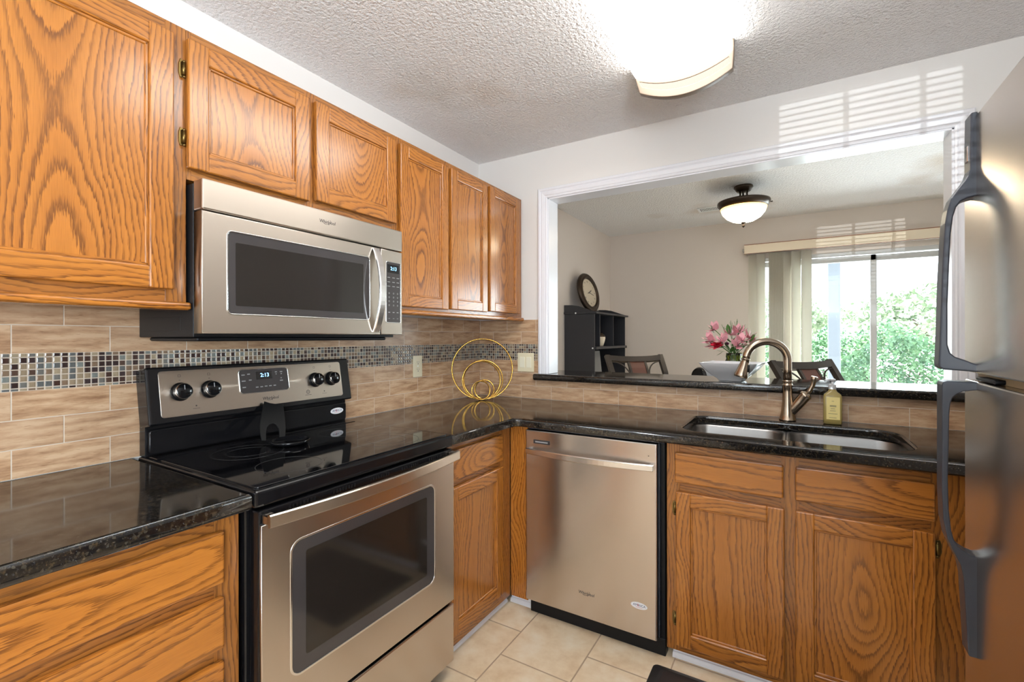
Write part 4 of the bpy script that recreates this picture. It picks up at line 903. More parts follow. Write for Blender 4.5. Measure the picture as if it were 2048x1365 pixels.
def spoon_rest():
    t = Thing('spoon_rest', (0.22, -1.545, 0.9206), 'black upright spoon rest with round dish on the cooktop', 'spoon rest')
    o = Vector((0.205, -1.560, 0.9212)); up = Vector((-0.092, 0.062, 0.122)); L = up.length; up = up / L
    X = Vector((0.10, 0.99, 0)); X = (X - up * X.dot(up)).normalized(); N = X.cross(up).normalized()
    M = Matrix(((X.x, up.x, N.x, o.x), (X.y, up.y, N.y, o.y), (X.z, up.z, N.z, o.z), (0, 0, 0, 1)))
    w = 0.042
    pts = [(-w * 0.85, 0), (-w * 1.02, 0.03), (-w * 1.05, 0.065), (-w * 0.95, 0.11), (-w * 0.80, L), (-w * 0.3, L - 0.004), (w * 0.3, L - 0.004), (w * 0.80, L), (w * 0.95, 0.11), (w * 1.05, 0.065), (w * 1.02, 0.03), (w * 0.85, 0), (0.021, 0), (0.023, 0.03), (0.020, 0.055), (0.011, 0.070), (0, 0.074), (-0.011, 0.070), (-0.020, 0.055), (-0.023, 0.03), (-0.021, 0)]
    b = t.part('upright', MB(M).plate(pts, [], 0.006, 0.0015, 0.0), BLK_SILI)
    t.part('dish', MB().lathe([(0, 0.0), (0.045, 0.0), (0.060, 0.006), (0.066, 0.016), (0.063, 0.016), (0.056, 0.008), (0.040, 0.0035), (0, 0.003)], (0.285, -1.545, 0.9207), 32), BLK_GLOSS)
spoon_rest()
def mat_floor():
    x0, x1, y0, y1 = 1.312, 2.04, -1.17, -0.668
    t = Thing('anti_fatigue_mat', (1.68, -0.92, 0), 'black rubber anti-fatigue mat on the floor before the sink cabinet', 'mat')
    mb = MB(); b2 = bmesh.new(); b2.loops.layers.uv.new('grain'); rg = []
    for ins, z in ((0, 0.0008), (0.0, 0.002), (0.03, 0.015), (0.034, 0.016)): rg.append([b2.verts.new((p[0], p[1], z)) for p in rrect(x0 + ins, x1 - ins, y0 + ins, y1 - ins, 0.02, 4)])
    for A, B in zip(rg, rg[1:]):
        for k in range(len(A)): b2.faces.new((A[k], A[(k + 1) % len(A)], B[(k + 1) % len(B)], B[k]))
    b2.faces.new(rg[0][::-1]); b2.faces.new(rg[-1]); bmesh.ops.recalc_face_normals(b2, faces=b2.faces)
    t.part('bevelled_border', mb._absorb(b2), MAT_RUB)
    t.part('cushion_pad', MB().plate(rrect(x0 + 0.045, x1 - 0.045, y0 + 0.045, y1 - 0.045, 0.012, 4), [], 0.002, 0.0006, 0.0155), mat('brown_black_pad', srgb(40, 32, 30), 0.6))
mat_floor()

def kitchen_light():
    t = Thing('ceiling_light', (1.40, -1.15, H - 0.001), 'lit wraparound fluorescent ceiling light with arched end caps', 'ceiling light')
    x0, x1, y0, y1 = 1.205, 1.590, -1.78, -0.53
    def arc(xa, xb, ze, zm, n=18):
        out = []
        for i in range(n + 1):
            u = i / n; s = 2 * u - 1; out.append((xa + (xb - xa) * u, ze - (ze - zm) * (1 - s * s) ))
        return out
    P = Matrix(((1, 0, 0, 0), (0, 0, 1, 0), (0, 1, 0, 0), (0, 0, 0, 1)))
    t.part('housing', MB().box(x0 + 0.03, x1 - 0.03, y0 + 0.02, y1 - 0.02, H - 0.03, H - 0.001, 0.002), WHITE_P)
    a = arc(x0 + 0.006, x1 - 0.006, 2.392, 2.350)
    t.part('lens', MB(P).prism([(x0 + 0.006, H - 0.004)] + a + [(x1 - 0.006, H - 0.004)], y0 + 0.032, y1 - 0.032), LENS)
    for (ya, yb, inner) in ((y1 - 0.030, y1, 0), (y0, y0 + 0.030, 1)):
        outer = [(x0, H - 0.001), (x0 + 0.004, H - 0.05)] + arc(x0 + 0.022, x1 - 0.004, 2.326, 2.274) + [(x1, H - 0.05), (x1, H - 0.001)]
        ta = arc(x0 + 0.022, x1 - 0.018, 2.374, 2.334); ba = arc(x0 + 0.034, x1 - 0.014, 2.350, 2.306)
        c = MB(P).plate(outer, [ta + ba[::-1]], yb - ya, 0.003, ya)
        cap = t.part('end_cap', c, mat_cap)
        t.part('slot_diffuser', MB(P).prism(ta + ba[::-1], ya + 0.003, yb - 0.003), LENS2, cap)
mat_cap = mat('satin_champagne_cap', srgb(120, 104, 88), 0.4)
LENS2 = emit('slot_glow', (1.0, 0.90, 0.76), 1.25)
kitchen_light()

# ------------------------------------------------------------ dining room
def valance_blinds():
    t = Thing('vertical_blind_valance', (1.372, 2.5, 2.1), 'long cream valance box over the sliding patio door', 'valance')
    t.part('fascia', MB().box(1.385, 3.16, YF - 0.115, YF - 0.105, 2.096, 2.182, 0.002).box(1.385, 3.16, YF - 0.105, YF - 0.0008, 2.172, 2.180).box(1.385, 1.395, YF - 0.105, YF - 0.0008, 2.096, 2.172), VALANCE)
    t.part('edge_strip', MB().box(1.385, 3.16, YF - 0.1165, YF - 0.1152, 2.178, 2.184).box(1.385, 3.16, YF - 0.1165, YF - 0.1152, 2.093, 2.097), mat('brown_edge_strip', srgb(140, 84, 56), 0.5))
    t.part('headrail', MB().box(1.40, 3.14, YF - 0.085, YF - 0.045, 2.10, 2.13, 0.002), WHITE_P)
    t.part('end_clip', MB().box(1.366, 1.386, YF - 0.07, YF - 0.03, 2.125, 2.150, 0.003), CLEAR_P)
    first = None; lab = 'cream fabric vertical blind vane stacked beside the patio door'
    def vane(x, ang, label):
        nonlocal first
        if first is None:
            n = 8; w = 0.088
            mb = MB(); b2 = bmesh.new(); b2.loops.layers.uv.new('grain')
            lo = []; hi = []
            for i in range(n + 1):
                u = i / n - 0.5; lo.append(b2.verts.new((u * w, 0.010 * (1 - 4 * u * u), 0))); hi.append(b2.verts.new((u * w, 0.010 * (1 - 4 * u * u), 2.035)))
            for i in range(n): b2.faces.new((lo[i], lo[i + 1], hi[i + 1], hi[i]))
            for f in b2.faces: f.smooth = True
            o = link('blind_vane', mb._absorb(b2), VANE_T); s = o.modifiers.new('s', 'SOLIDIFY'); s.thickness = 0.001; first = o
        else: o = first.copy(); COL.objects.link(o)
        o.location = (x, YF - 0.065, 0.055); o.rotation_euler = (0, 0, math.radians(ang)); tag(o, label, 'blind', 'vertical blind vanes at the patio door')
    l1 = 'cream vertical blind vane turned flat at the hinge-side edge of the patio door'
    vane(1.462, 8, 'pale vertical blind vane hanging flat nearest the dining wall'); vane(1.525, 35, 'pale vertical blind vane half turned beside the bright gap')
    for i in range(13): vane(1.627 + i * 0.0098, 38, 'cream vertical blind vane in the tight stack behind the faucet')
    vane(1.815, 30, 'pale vertical blind vane half turned just past the tight stack'); vane(1.896, 22, 'last pale vertical blind vane before the open glass')
def vane_mat():
    m = bpy.data.materials.new('translucent_blind_vane'); m.use_nodes = True; t = m.node_tree; b = t.nodes['Principled BSDF']; L = t.links
    b.inputs['Base Color'].default_value = c4(srgb(226, 218, 204)); b.inputs['Roughness'].default_value = 0.6
    tr = nd(t, 'ShaderNodeBsdfTranslucent'); tr.inputs[0].default_value = c4(srgb(216, 220, 212)); mx = nd(t, 'ShaderNodeMixShader'); mx.inputs[0].default_value = 0.3
    L.new(b.outputs[0], mx.inputs[1]); L.new(tr.outputs[0], mx.inputs[2]); L.new(mx.outputs[0], t.nodes['Material Output'].inputs[0]); return m
VANE_T = vane_mat()
valance_blinds()

def shelf_unit():
    x1, y0, y1 = 0.292, 1.345, 2.225
    t = Thing('bookcase', (0.15, 1.785, 0), 'tall black open bookcase against the dining wall beneath the clock', 'bookcase')
    zt = 1.500
    t.part('side_panel', MB().box(0.004, x1, y0, y0 + 0.016, 0.0005, zt, 0.001), DARK_WOOD)
    t.part('side_panel', MB().box(0.004, x1, y1 - 0.016, y1, 0.0005, zt, 0.001), DARK_WOOD)
    t.part('back_panel', MB().box(0.002, 0.006, y0 + 0.016, y1 - 0.016, 0.0005, zt), DARKER)
    t.part('top_board', MB().box(0.002, x1 + 0.024, y0 - 0.014, y1 + 0.03, zt + 0.0005, zt + 0.018, 0.002), DARK_WOOD)
    # curved gallery ends standing on the top
    P = Matrix(((1, 0, 0, 0), (0, 0, 1, 0), (0, 1, 0, 0), (0, 0, 0, 1)))
    g = [(0.004, zt + 0.0185), (x1 + 0.01, zt + 0.0185), (x1 - 0.01, zt + 0.024), (0.25, zt + 0.034), (0.20, zt + 0.052), (0.14, zt + 0.072), (0.08, zt + 0.082), (0.004, zt + 0.084)]
    for y in (y0 - 0.006, y1 - 0.004): t.part('gallery_end', MB(P).prism(g, y, y + 0.014), DARK_WOOD)
    t.part('gallery_back', MB().box(0.002, 0.014, y0 + 0.0085, y1 - 0.0045, zt + 0.0185, zt + 0.075, 0.001), DARK_WOOD)
    for z in (1.185, 0.72, 0.38, 0.05): t.part('shelf', MB().box(0.0065, x1 + (0.012 if z == 1.185 else -0.004), y0 + 0.0165, y1 - 0.0165, z, z + 0.022, 0.001), DARK_WOOD)
    for y in (1.492, 1.862): t.part('divider', MB().box(0.0065, x1 - 0.006, y, y + 0.012, 1.2075, zt - 0.0005), DARK_WOOD)
    for (x, z) in ((0.12, 1.508), (x1 - 0.016, 1.195)): t.part('screw_cap', MB().tube([(x, y0 - 0.0005, z), (x, y0 - 0.004 if z < 1.3 else y0 - 0.0165, z)], 0.007, 12), SILVERP)
    t.part('bracket', MB().box(x1 + 0.0005, x1 + 0.014, y1 - 0.01, y1 + 0.016, 1.180, 1.206, 0.002), BRONZE)
    # things on it
    c = Thing('wall_clock', (0.17, 1.65, zt + 0.0185), 'round clock with thick dark bronze frame leaning on the wall atop the bookcase', 'clock')
    R = 0.195; th = math.radians(12); cz = zt + 0.0190 + R * math.cos(th) + 0.006; cx = 0.045 + R * math.sin(th) + 0.03
    # disc local z axis -> facing +x and up, turned a little to the room
    M = Matrix.Translation((cx, 1.65, cz)) @ Matrix.Rotation(math.radians(-6), 4, 'Z') @ Matrix.Rotation(math.radians(90) - th, 4, 'Y')
    c.part('frame', MB(M).lathe([(0.0, -0.02), (0.17, -0.02), (0.19, -0.012), (0.195, 0.0), (0.188, 0.014), (0.172, 0.020), (0.165, 0.016), (0.158, 0.022), (0.146, 0.024), (0.138, 0.016), (0.136, 0.006), (0.0, 0.006)], (0, 0, 0), 48), BRONZE)
    f = c.part('face', MB(M).plate(ellipse(0, 0, 0.1355, 0.1355, 48), [], 0.001, 0, 0.0062), CLOCK_FACE)
    k = Marks(M @ Matrix.Translation((0, 0, 0.0075)) @ Matrix.Rotation(math.radians(90), 4, 'Z'))
    for i, s in enumerate(('XII', 'I', 'II', 'III', 'IIII', 'V', 'VI', 'VII', 'VIII', 'IX', 'X', 'XI')):
        a = math.radians(90 - 30 * i); k.text(s, 0.022, 0.108 * math.cos(a), 0.108 * math.sin(a), 0, 0.0002)
    c.parts('numeral', k, MARK_DARK, f)
    k = MB(M @ Matrix.Translation((0, 0, 0.0085)) @ Matrix.Rotation(math.radians(90), 4, 'Z'))
    for (ang, ln, w) in ((28, 0.055, 0.004), (-15, 0.085, 0.003), (195, 0.03, 0.003)):
        a = math.radians(ang); k.box(0, ln, -w, w, 0, 0.001, M=Matrix.Rotation(a, 4, 'Z'))
    k.lathe([(0, 0), (0.008, 0), (0.006, 0.003), (0, 0.004)], (0, 0, 0), 12); c.part('hands', k, MARK_DARK, f)
    v = Thing('small_vase', (0.225, 1.665, 1.2075), 'small cream vase with bronze glazed rim inside the bookcase', 'vase')
    v.part('body', MB().lathe([(0, 0), (0.026, 0), (0.030, 0.004), (0.044, 0.045), (0.050, 0.075), (0.049, 0.088)], (0.225, 1.665, 1.2078)), CREAM_CER)
    v.part('glazed_neck', MB().lathe([(0.049, 0.088), (0.046, 0.102), (0.036, 0.112), (0.026, 0.117), (0.028, 0.123), (0.024, 0.123), (0.022, 0.116), (0.0, 0.10)], (0.225, 1.665, 1.2078)), BRONZE)
    b = MB().box(0, 0.012, -0.14, 0.14, 0, 0.42, 0.001)
    o = single('canvas_board', b, CANVAS, 'grey board leaning inside the lower opening of the bookcase', 'board')
    o.location = (0.235, 1.60, 0.7435); o.rotation_euler = (0, math.radians(-6), math.radians(4))
shelf_unit()

def chair_proto():
    t = Thing('bar_stool', (2.10, 0.445, 0), 'dark metal bar stool with brown leather back panel, before the patio door', 'stool', 'bar stools behind the pass-through', rz=math.radians(50.3))
    def sec(w, d): return [(-w, -d), (w, -d), (w, d), (-w, d)]
    t.part('seat', MB().plate(rrect(-0.215, 0.215, -0.21, 0.20, 0.04, 5), [], 0.05, 0.015, 0.615), CHAIR_P, local=True)
    t.part('seat_frame', MB().box(-0.20, 0.20, -0.195, 0.195, 0.585, 0.6145, 0.004), CHAIR_M, local=True)
    for x, y in ((-0.185, -0.18), (0.185, -0.18), (-0.185, 0.18), (0.185, 0.18)):
        t.part('leg', MB().sweep([(x * 1.12, y * 1.15, 0.0008), (x, y, 0.584)], [sec(0.014, 0.014), sec(0.018, 0.018)], ((1, 0, 0), (0, 1, 0))), CHAIR_M, local=True)
    t.part('footrest', MB().box(-0.19, 0.19, -0.208, -0.188, 0.20, 0.23, 0.003).box(-0.19, 0.19, 0.19, 0.21, 0.22, 0.24, 0.003), CHAIR_M, local=True)
    path = [(0.200, 0.585), (0.212, 0.75), (0.235, 0.90), (0.275, 1.02), (0.320, 1.09), (0.362, 1.152)]
    def at(z):
        for (ya, za), (yb, zb) in zip(path, path[1:]):
            if z <= zb: u = (z - za) / (zb - za); return ya + (yb - ya) * u
        return path[-1][0]
    for s in (-1, 1):
        t.part('back_post', MB().sweep([(s * (0.200 + 0.022 * (z - 0.585) / 0.56), y, z) for y, z in path], sec(0.018, 0.014), ((1, 0, 0), (0, 0.85, -0.5))), CHAIR_M, local=True)
    n = 10; rail = [(-0.215 + 0.43 * i / n, at(1.128) - 0.020 * (1 - (2 * i / n - 1) ** 2), 1.130 - 0.010 * (1 - (2 * i / n - 1) ** 2)) for i in range(n + 1)]
    t.part('top_rail', MB().sweep(rail, [(-0.013, -0.022), (0.013, -0.022), (0.013, 0.022), (-0.013, 0.022)], ((0, 0.86, -0.5), (0, 0.5, 0.86))), CHAIR_M, local=True)
    t.part('lower_rail', MB().box(-0.2, 0.2, at(0.86) - 0.012, at(0.86) + 0.010, 0.845, 0.875, 0.003), CHAIR_M, local=True)
    zs = [0.876, 0.94, 1.0, 1.06, 1.108]
    t.part('back_panel', MB().sweep([(0, at(z) - 0.012, z) for z in zs], sec(0.060, 0.006), ((1, 0, 0), (0, 1, 0))), CHAIR_P, local=True)
    for s in (-1, 1):
        t.part('back_bar', MB().sweep([(s * 0.068, at(z) - 0.012, z) for z in zs], sec(0.009, 0.009), ((1, 0, 0), (0, 1, 0))), CHAIR_M, local=True)
        for (z0, z1) in ((1.105, 1.00), (0.885, 0.985)):
            pts = []
            for i in range(9):
                q = i / 8; a = q * PI / 2; x = 0.200 - 0.122 * math.sin(a); z = z0 + (z1 - z0) * (1 - math.cos(a)); pts.append((s * x, at(z) - 0.010, z))
            t.part('scroll', MB().tube(pts, 0.005, 8), CHAIR_M, local=True)
    return t.root
r = chair_proto()
c2 = copy_tree(r); c2.location = (0.985, 0.765, 0); c2.rotation_euler = (0, 0, math.radians(44))
c2['label'] = 'dark metal bar stool with brown leather back panel, before the black bookcase'
def table():
    x, y = 1.42, 1.62
    t = Thing('pub_table', (x, y, 0), 'dark round counter-height dining table behind the bar top', 'table')
    t.part('tabletop', MB().lathe([(0, 0.872), (0.40, 0.872), (0.43, 0.880), (0.43, 0.892), (0.42, 0.900), (0, 0.900)], (x, y, 0), 48), DARK_WOOD)
    t.part('pedestal', MB().lathe([(0.0, 0.03), (0.05, 0.04), (0.04, 0.2), (0.05, 0.45), (0.04, 0.7), (0.09, 0.8715), (0, 0.8715)], (x, y, 0), 24), DARK_WOOD)
    t.part('base', MB().lathe([(0, 0.0008), (0.26, 0.0008), (0.27, 0.015), (0.24, 0.03), (0, 0.031)], (x, y, 0), 36), DARK_WOOD)
table()
def bolster():
    x, y, z = 1.19, 1.37, 0.9005
    t = Thing('bolster', (x, y, z), 'grey cylinder with black round end lying behind the white bowl', 'cylinder')
    a = Vector((x - 0.03, y - 0.03, z + 0.078)); b = a + Vector((0.10, 0.14, 0.0))
    d = (b - a).normalized()
    t.part('roll', MB().tube([a, b], 0.078, 28), mat('grey_satin', srgb(150, 152, 158), 0.25))
    t.part('end', MB().tube([a - d * 0.022, a - d * 0.018, a - d * 0.0005], [0.055, 0.068, 0.078], 28), BLK_GLOSS)
bolster()
def dining_light():
    x, y = 1.465, 1.41
    t = Thing('semi_flush_light', (x, y, H), 'lit amber glass bowl light with bronze rim on the dining ceiling', 'ceiling light')
    t.part('canopy', MB().lathe([(0, -0.0008), (0.066, -0.0008), (0.068, -0.012), (0.060, -0.020), (0.052, -0.035), (0.046, -0.040), (0, -0.041)], (x, y, H), 32), BRONZE)
    for k in range(3):
        a = math.radians(100 + 120 * k); c, s = math.cos(a), math.sin(a)
        t.part('stem', MB().tube([(x + c * 0.030, y + s * 0.030, H - 0.040), (x + c * 0.026, y + s * 0.026, H - 0.065), (x + c * 0.034, y + s * 0.034, H - 0.095), (x + c * 0.060, y + s * 0.060, H - 0.124)], 0.0065, 10), BRONZE)
    t.part('rim', MB().lathe([(0.155, -0.165), (0.160, -0.168), (0.178, -0.142), (0.184, -0.128), (0.182, -0.118), (0.174, -0.116), (0.06, -0.120), (0.0, -0.122), (0.0, -0.128), (0.150, -0.128), (0.155, -0.165)], (x, y, H), 48), BRONZE)
    g = t.part('glass_bowl', MB().lathe([(0.162, -0.158), (0.160, -0.172), (0.146, -0.205), (0.118, -0.238), (0.078, -0.262), (0.035, -0.273), (0.0, -0.275)], (x, y, H), 48), BOWL)
    t.part('finial', MB().lathe([(0, -0.272), (0.018, -0.274), (0.018, -0.278), (0.010, -0.284), (0.007, -0.291), (0.011, -0.299), (0.010, -0.306), (0.003, -0.314), (0, -0.316)], (x, y, H), 20), BRONZE)
    for k in range(3):
        a = math.radians(10 + 120 * k); t.part('thumbscrew', MB().tube([(x + math.cos(a) * 0.178, y + math.sin(a) * 0.178, H - 0.135), (x + math.cos(a) * 0.196, y + math.sin(a) * 0.196, H - 0.134)], [0.003, 0.005], 8), BRONZE)
dining_light()
def vent():
    t = Thing('ceiling_vent', (1.20, 1.97, H), 'white louvred air vent in the dining ceiling beside the light', 'vent')
    x0, x1, y0, y1 = 1.055, 1.36, 1.865, 2.015
    t.part('frame', MB().plate([(x0, y0), (x1, y0), (x1, y1), (x0, y1)], [[(x0 + .02, y1 - .02), (x1 - .02, y1 - .02), (x1 - .02, y0 + .02), (x0 + .02, y0 + .02)]], 0.006, 0.0015, H - 0.0065), WHITE_P)
    t.part('backing', MB().box(x0 + .02, x1 - .02, y0 + .02, y1 - .02, H - 0.0015, H - 0.0006), DARKER)
    s = MB(); x = x0 + 0.028
    while x < x1 - 0.025: s.box(x, x + 0.006, y0 + .02, y1 - .02, H - 0.006, H - 0.0018); x += 0.0125
    t.part('louvres', s, WHITE_P)
vent()

def bowl_vase():
    x, y, z = 1.518, 0.083, 1.0690
    t = Thing('serving_bowl', (x, y, z), 'white square porcelain bowl on the granite bar top', 'bowl')
    mb = MB(); b2 = bmesh.new(); b2.loops.layers.uv.new('grain'); rg = []; n = 40
    prof = [(0.052, 0.0), (0.055, 0.004), (0.058, 0.008), (0.085, 0.030), (0.110, 0.056), (0.128, 0.083), (0.124, 0.083), (0.106, 0.058), (0.080, 0.034), (0.050, 0.014)]
    rot = math.radians(-8)
    for hw, zz in prof:
        ring = []
        for p in rrect(-hw, hw, -hw * 0.92, hw * 0.92, hw * 0.10, 3):
            k = min(1.0, (abs(p[0]) * abs(p[1])) / (hw * hw * 0.9)); lift = 0.012 * (k ** 3) * (zz / 0.083); 
            q = (p[0] * (1 + 0.05 * k * zz / 0.083), p[1] * (1 + 0.05 * k * zz / 0.083))
            ring.append(b2.verts.new((x + q[0] * math.cos(rot) - q[1] * math.sin(rot), y + q[0] * math.sin(rot) + q[1] * math.cos(rot), z + 0.0003 + zz + lift)))
        rg.append(ring)
    for A, B in zip(rg, rg[1:]):
        for k in range(len(A)): b2.faces.new((A[k], A[(k + 1) % len(A)], B[(k + 1) % len(B)], B[k]))
    b2.faces.new(rg[0][::-1]); b2.faces.new(rg[-1]); bmesh.ops.recalc_face_normals(b2, faces=b2.faces)
    for f in b2.faces: f.smooth = len(f.verts) == 4
    o = t.part('bowl', mb._absorb(b2), PORC); bev(o, 0.002)
    vx, vy = 1.507, 0.284
    v = Thing('glass_vase', (vx, vy, 1.069), 'green ribbed glass vase behind the white bowl', 'vase')
    v.part('body', MB().lathe([(0, 0.001), (0.030, 0.001), (0.040, 0.006), (0.052, 0.030), (0.055, 0.055), (0.050, 0.080), (0.040, 0.096), (0.037, 0.105), (0.040, 0.112), (0.038, 0.125), (0.039, 0.134), (0.036, 0.134), (0.034, 0.105), (0.048, 0.080), (0.051, 0.055), (0.046, 0.025), (0.03, 0.008), (0, 0.007)], (vx, vy, 1.069), 64, ribs=10, ribamp=0.035), GREEN_GLASS)
    v.part('water', MB().lathe([(0, 0.009), (0.03, 0.010), (0.044, 0.028), (0.047, 0.055), (0, 0.056)], (vx, vy, 1.069), 32), mat('green_water', srgb(120, 128, 60), 0.05, Transmission_Weight=0.8, IOR=1.33))
    # bouquet
    b = Thing('flower_bouquet', (vx, vy, 1.08), 'bouquet of pink lilies and one red rose in the green vase', 'flowers')
    neck = Vector((vx, vy, 1.20)); rnd = random.Random(3)
    def px(u, vv, dy=0.0): return Vector((vx + (u - 1468) * 0.0031, vy + dy, 1.289 - (vv - 676) * 0.00298))
    stems = MB()
    def stem(p):
        base = Vector((vx + rnd.uniform(-.02, .02), vy + rnd.uniform(-.02, .02), 1.085)); stems.tube([base, Vector((neck.x + (p.x - neck.x) * .15, neck.y + (p.y - neck.y) * .15, neck.z)), p.lerp(neck, 0.35) + Vector((0, 0, .01)), p], 0.0022, 6)
    def petal(mb, c, d, ln, w, curl):
        d = Vector(d).normalized(); s = d.cross(Vector((rnd.uniform(-.3, .3), rnd.uniform(-.3, .3), 1))).normalized(); nrm = s.cross(d).normalized()
        prev = None; b2 = bmesh.new(); b2.loops.layers.uv.new('grain')
        for i in range(6):
            q = i / 5; wd = w * math.sin(PI * min(1, 0.12 + 0.8 * q)) * (1 if q < 1 else 0.35)
            m = Vector(c) + d * ln * q + nrm * curl * q * q * ln
            row = [b2.verts.new(m - s * wd), b2.verts.new(m + nrm * wd * 0.25), b2.verts.new(m + s * wd)]
            if prev:
                for j in range(2): b2.faces.new((prev[j], prev[j + 1], row[j + 1], row[j]))
            prev = row
        for f in b2.faces: f.smooth = True
        mb._absorb(b2)
    blooms = [(1430, 682, -.02), (1437, 662, 0), (1434, 690, .01), (1452, 684, -.03), (1464, 672, -.02), (1476, 668, 0), (1482, 684, -.04), (1474, 692, -.03), (1492, 678, 0), (1496, 688, .02), (1446, 692, .02)]
    for i, (u, v_, dy) in enumerate(blooms):
        p = px(u, v_, dy); stem(p); mb = MB(); ax = (p - neck).normalized() + Vector((rnd.uniform(-.4, .4), -0.7, rnd.uniform(-.2, .3))); ax.normalize()
        e1 = ax.orthogonal().normalized(); e2 = ax.cross(e1)
        for k in range(6):
            a = k * PI / 3 + rnd.uniform(-.2, .2); petal(mb, p, ax * 0.75 + (e1 * math.cos(a) + e2 * math.sin(a)), 0.052, 0.0165, 0.25)
        bl = b.part('bloom', mb, PINK)
        st = MB()
        for k in range(4):
            a = k * 1.57; st.tube([p, p + (ax + (e1 * math.cos(a) + e2 * math.sin(a)) * .3) * 0.035], 0.001, 5)
        b.part('stamens', st, PURPLE, bl)
    p = px(1443, 694, -0.045); stem(p); mb = MB()
    for ringi, (nn, ln, tilt, wd) in enumerate(((5, 0.036, 0.75, 0.018), (5, 0.032, 0.45, 0.015), (4, 0.028, 0.2, 0.011), (3, 0.024, 0.05, 0.008))):
        for k in range(nn):
            a = 2 * PI * k / nn + ringi * .6; ax = Vector((-.35, -.45, .75)).normalized(); e1 = ax.orthogonal().normalized(); e2 = ax.cross(e1); q = e1 * math.cos(a) + e2 * math.sin(a)
            petal(mb, p + q * 0.004 * (3 - ringi), ax + q * tilt, ln, wd, -0.5)
    b.part('rose', mb, RED)
    for (u, v_, dy) in ((1452, 676, .01), (1458, 662, .02), (1447, 688, .02), (1459, 690, -.03)):
        p = px(u, v_, dy); mb = MB()
        for k in range(5): petal(mb, p, (rnd.uniform(-1, 1), rnd.uniform(-1, .2), rnd.uniform(.2, 1)), 0.022, 0.005, .2)
        b.part('plum_bud', mb, PURPLE)
    for (u, v_, du, dv, ln, m_) in ((1462, 670, -3, -14, .055, LEAF), (1456, 676, 4, 6, .045, LEAF), (1440, 688, -14, 6, .05, LEAF), (1436, 668, -8, -16, .05, LEAF), (1470, 700, 10, -8, .06, LEAF), (1480, 698, 8, -10, .06, LEAF), (1460, 698, -6, -8, .05, LEAF), (1466, 692, 4, -10, .05, LEAF), (1488, 694, 14, -4, .05, LEAF), (1476, 703, 12, 6, .045, LEAF_Y), (1484, 706, 8, 6, .03, LEAF_Y), (1454, 702, -10, 0, .04, LEAF), (1472, 690, 0, -6, .05, LEAF), (1464, 703, 2, -4, .05, LEAF), (1494, 684, 10, -14, .045, LEAF), (1449, 703, -6, 6, .04, LEAF)):
        mb = MB(); petal(mb, px(u, v_, rnd.uniform(-.04, .02)), (du * .0031, rnd.uniform(-.02, .01), -dv * .003), ln, ln * 0.24, .15); b.part('leaf', mb, m_)
    for (u, v_) in ((1463, 645), (1473, 642), (1482, 654), (1486, 652), (1478, 655), (1504, 668), (1502, 676), (1448, 652)):
        p = px(u, v_, rnd.uniform(-.02, .02)); stems.tube([neck, neck.lerp(p, .5) + Vector((0, 0, .01)), p], 0.0011, 5)
        for k in range(4): stems.tube([neck.lerp(p, .7), neck.lerp(p, .85) + Vector((rnd.uniform(-.015, .015), rnd.uniform(-.01, .01), rnd.uniform(0, .02)))], 0.0008, 4)
    b.part('stems', stems, LEAF)
bowl_vase()

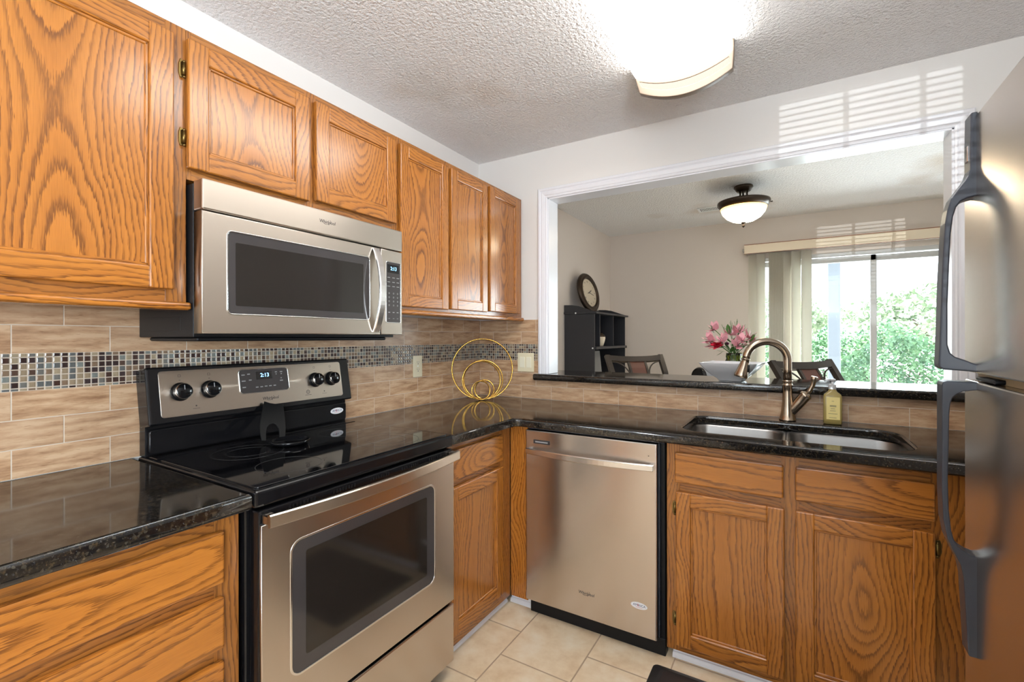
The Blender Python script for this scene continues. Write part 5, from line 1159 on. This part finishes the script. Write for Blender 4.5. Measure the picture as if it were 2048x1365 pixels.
# ------------------------------------------------------------ outside
def garden():
    struct('ground', MB().box(-8, 14, YF + 0.141, 22, -0.25, -0.05), CONCRETE)
    t = Thing('patio_cover', (2.2, 4.3, -0.05), 'white patio cover with square post outside the sliding door', 'patio cover')
    t.part('post', MB().box(2.155, 2.280, 4.25, 4.37, -0.05, 2.30, 0.006), PATIO_W)
    t.part('post', MB().box(5.6, 5.73, 4.25, 4.37, -0.05, 2.30, 0.006), PATIO_W)
    t.part('beam', MB().box(-1.5, 6.0, 4.24, 4.38, 2.3005, 2.50, 0.004), PATIO_W)
    t.part('roof', MB().box(-1.6, 6.1, YF + 0.16, 4.6, 2.501, 2.56), PATIO_W)
    def shrub(name, cx, cy, cz, rx, ry, rz, n, size, m, label, cat, seed, group, trunk=None):
        rnd = random.Random(seed); th = Thing(name, (cx, cy, -0.05), label, cat, group); mb = MB(); bm = mb.bm
        for i in range(n):
            a = rnd.uniform(0, 2 * PI); z = rnd.uniform(-1, 1); q = math.sqrt(1 - z * z); rr = (0.72 + 0.3 * rnd.random() ** 0.6) * (1 + 0.12 * math.sin(3 * a + seed) + 0.1 * math.sin(5 * z + a * 2))
            p = Vector((cx + rx * q * math.cos(a) * rr, cy + ry * q * math.sin(a) * rr, cz + rz * z * rr)) - th.loc
            d = Vector((rnd.uniform(-1, 1), rnd.uniform(-1, 1), rnd.uniform(-.6, 1))).normalized(); s = d.orthogonal().normalized(); s.rotate(Matrix.Rotation(rnd.uniform(0, 6), 3, d)); L = size * rnd.uniform(.6, 1.3)
            bm.faces.new([bm.verts.new(p), bm.verts.new(p + d * L * .5 + s * L * .28), bm.verts.new(p + d * L), bm.verts.new(p + d * L * .5 - s * L * .28)])
        o = th.part('foliage', mb, m, local=True)
        tr = MB()
        if trunk:
            tr.tube([(cx, cy, -0.06), (cx + .05, cy, trunk * .5), (cx, cy, trunk)], [.11, .08, .05], 10)
            for k in range(5): a = k * 1.26; tr.tube([(cx, cy, trunk * .7), (cx + rx * .5 * math.cos(a), cy + ry * .5 * math.sin(a), cz)], [.05, .02], 8)
        else:
            for k in range(6): a = k * 1.05; tr.tube([(cx + .05 * math.cos(a), cy + .05 * math.sin(a), -0.06), (cx + rx * .5 * math.cos(a), cy + ry * .5 * math.sin(a), cz + rz * .3)], [.02, .008], 6)
        th.part('trunk' if trunk else 'stem', tr, BARK)
    g1 = 'rounded hedge shrubs beyond the patio'
    shrub('hedge_shrub', 2.95, 5.6, 0.62, 0.62, 0.55, 0.80, 9000, 0.06, HEDGE, 'rounded green hedge shrub seen through the open glass beside the door bar', 'shrub', 1, g1)
    shrub('hedge_shrub', 0.95, 6.5, 0.58, 0.55, 0.55, 0.85, 9000, 0.06, HEDGE, 'green hedge shrub seen beyond the white patio post', 'shrub', 2, g1)
    shrub('hedge_shrub', 2.35, 7.0, 0.60, 0.48, 0.50, 0.80, 8000, 0.06, HEDGE, 'low green hedge shrub between post and door bar', 'shrub', 3, g1)
    g2 = 'trees beyond the hedge'
    shrub('garden_tree', 4.3, 9.0, 1.62, 1.5, 1.1, 0.66, 4200, 0.14, TREE_L, 'pale leafy tree branching above the hedge near the refrigerator handle', 'tree', 4, g2, 1.2)
    shrub('garden_tree', 1.0, 9.8, 1.60, 1.6, 1.1, 0.66, 4200, 0.14, TREE_L, 'pale leafy tree behind the white patio post', 'tree', 5, g2, 1.2)
garden()
print('OBJECTS', len(bpy.data.objects))
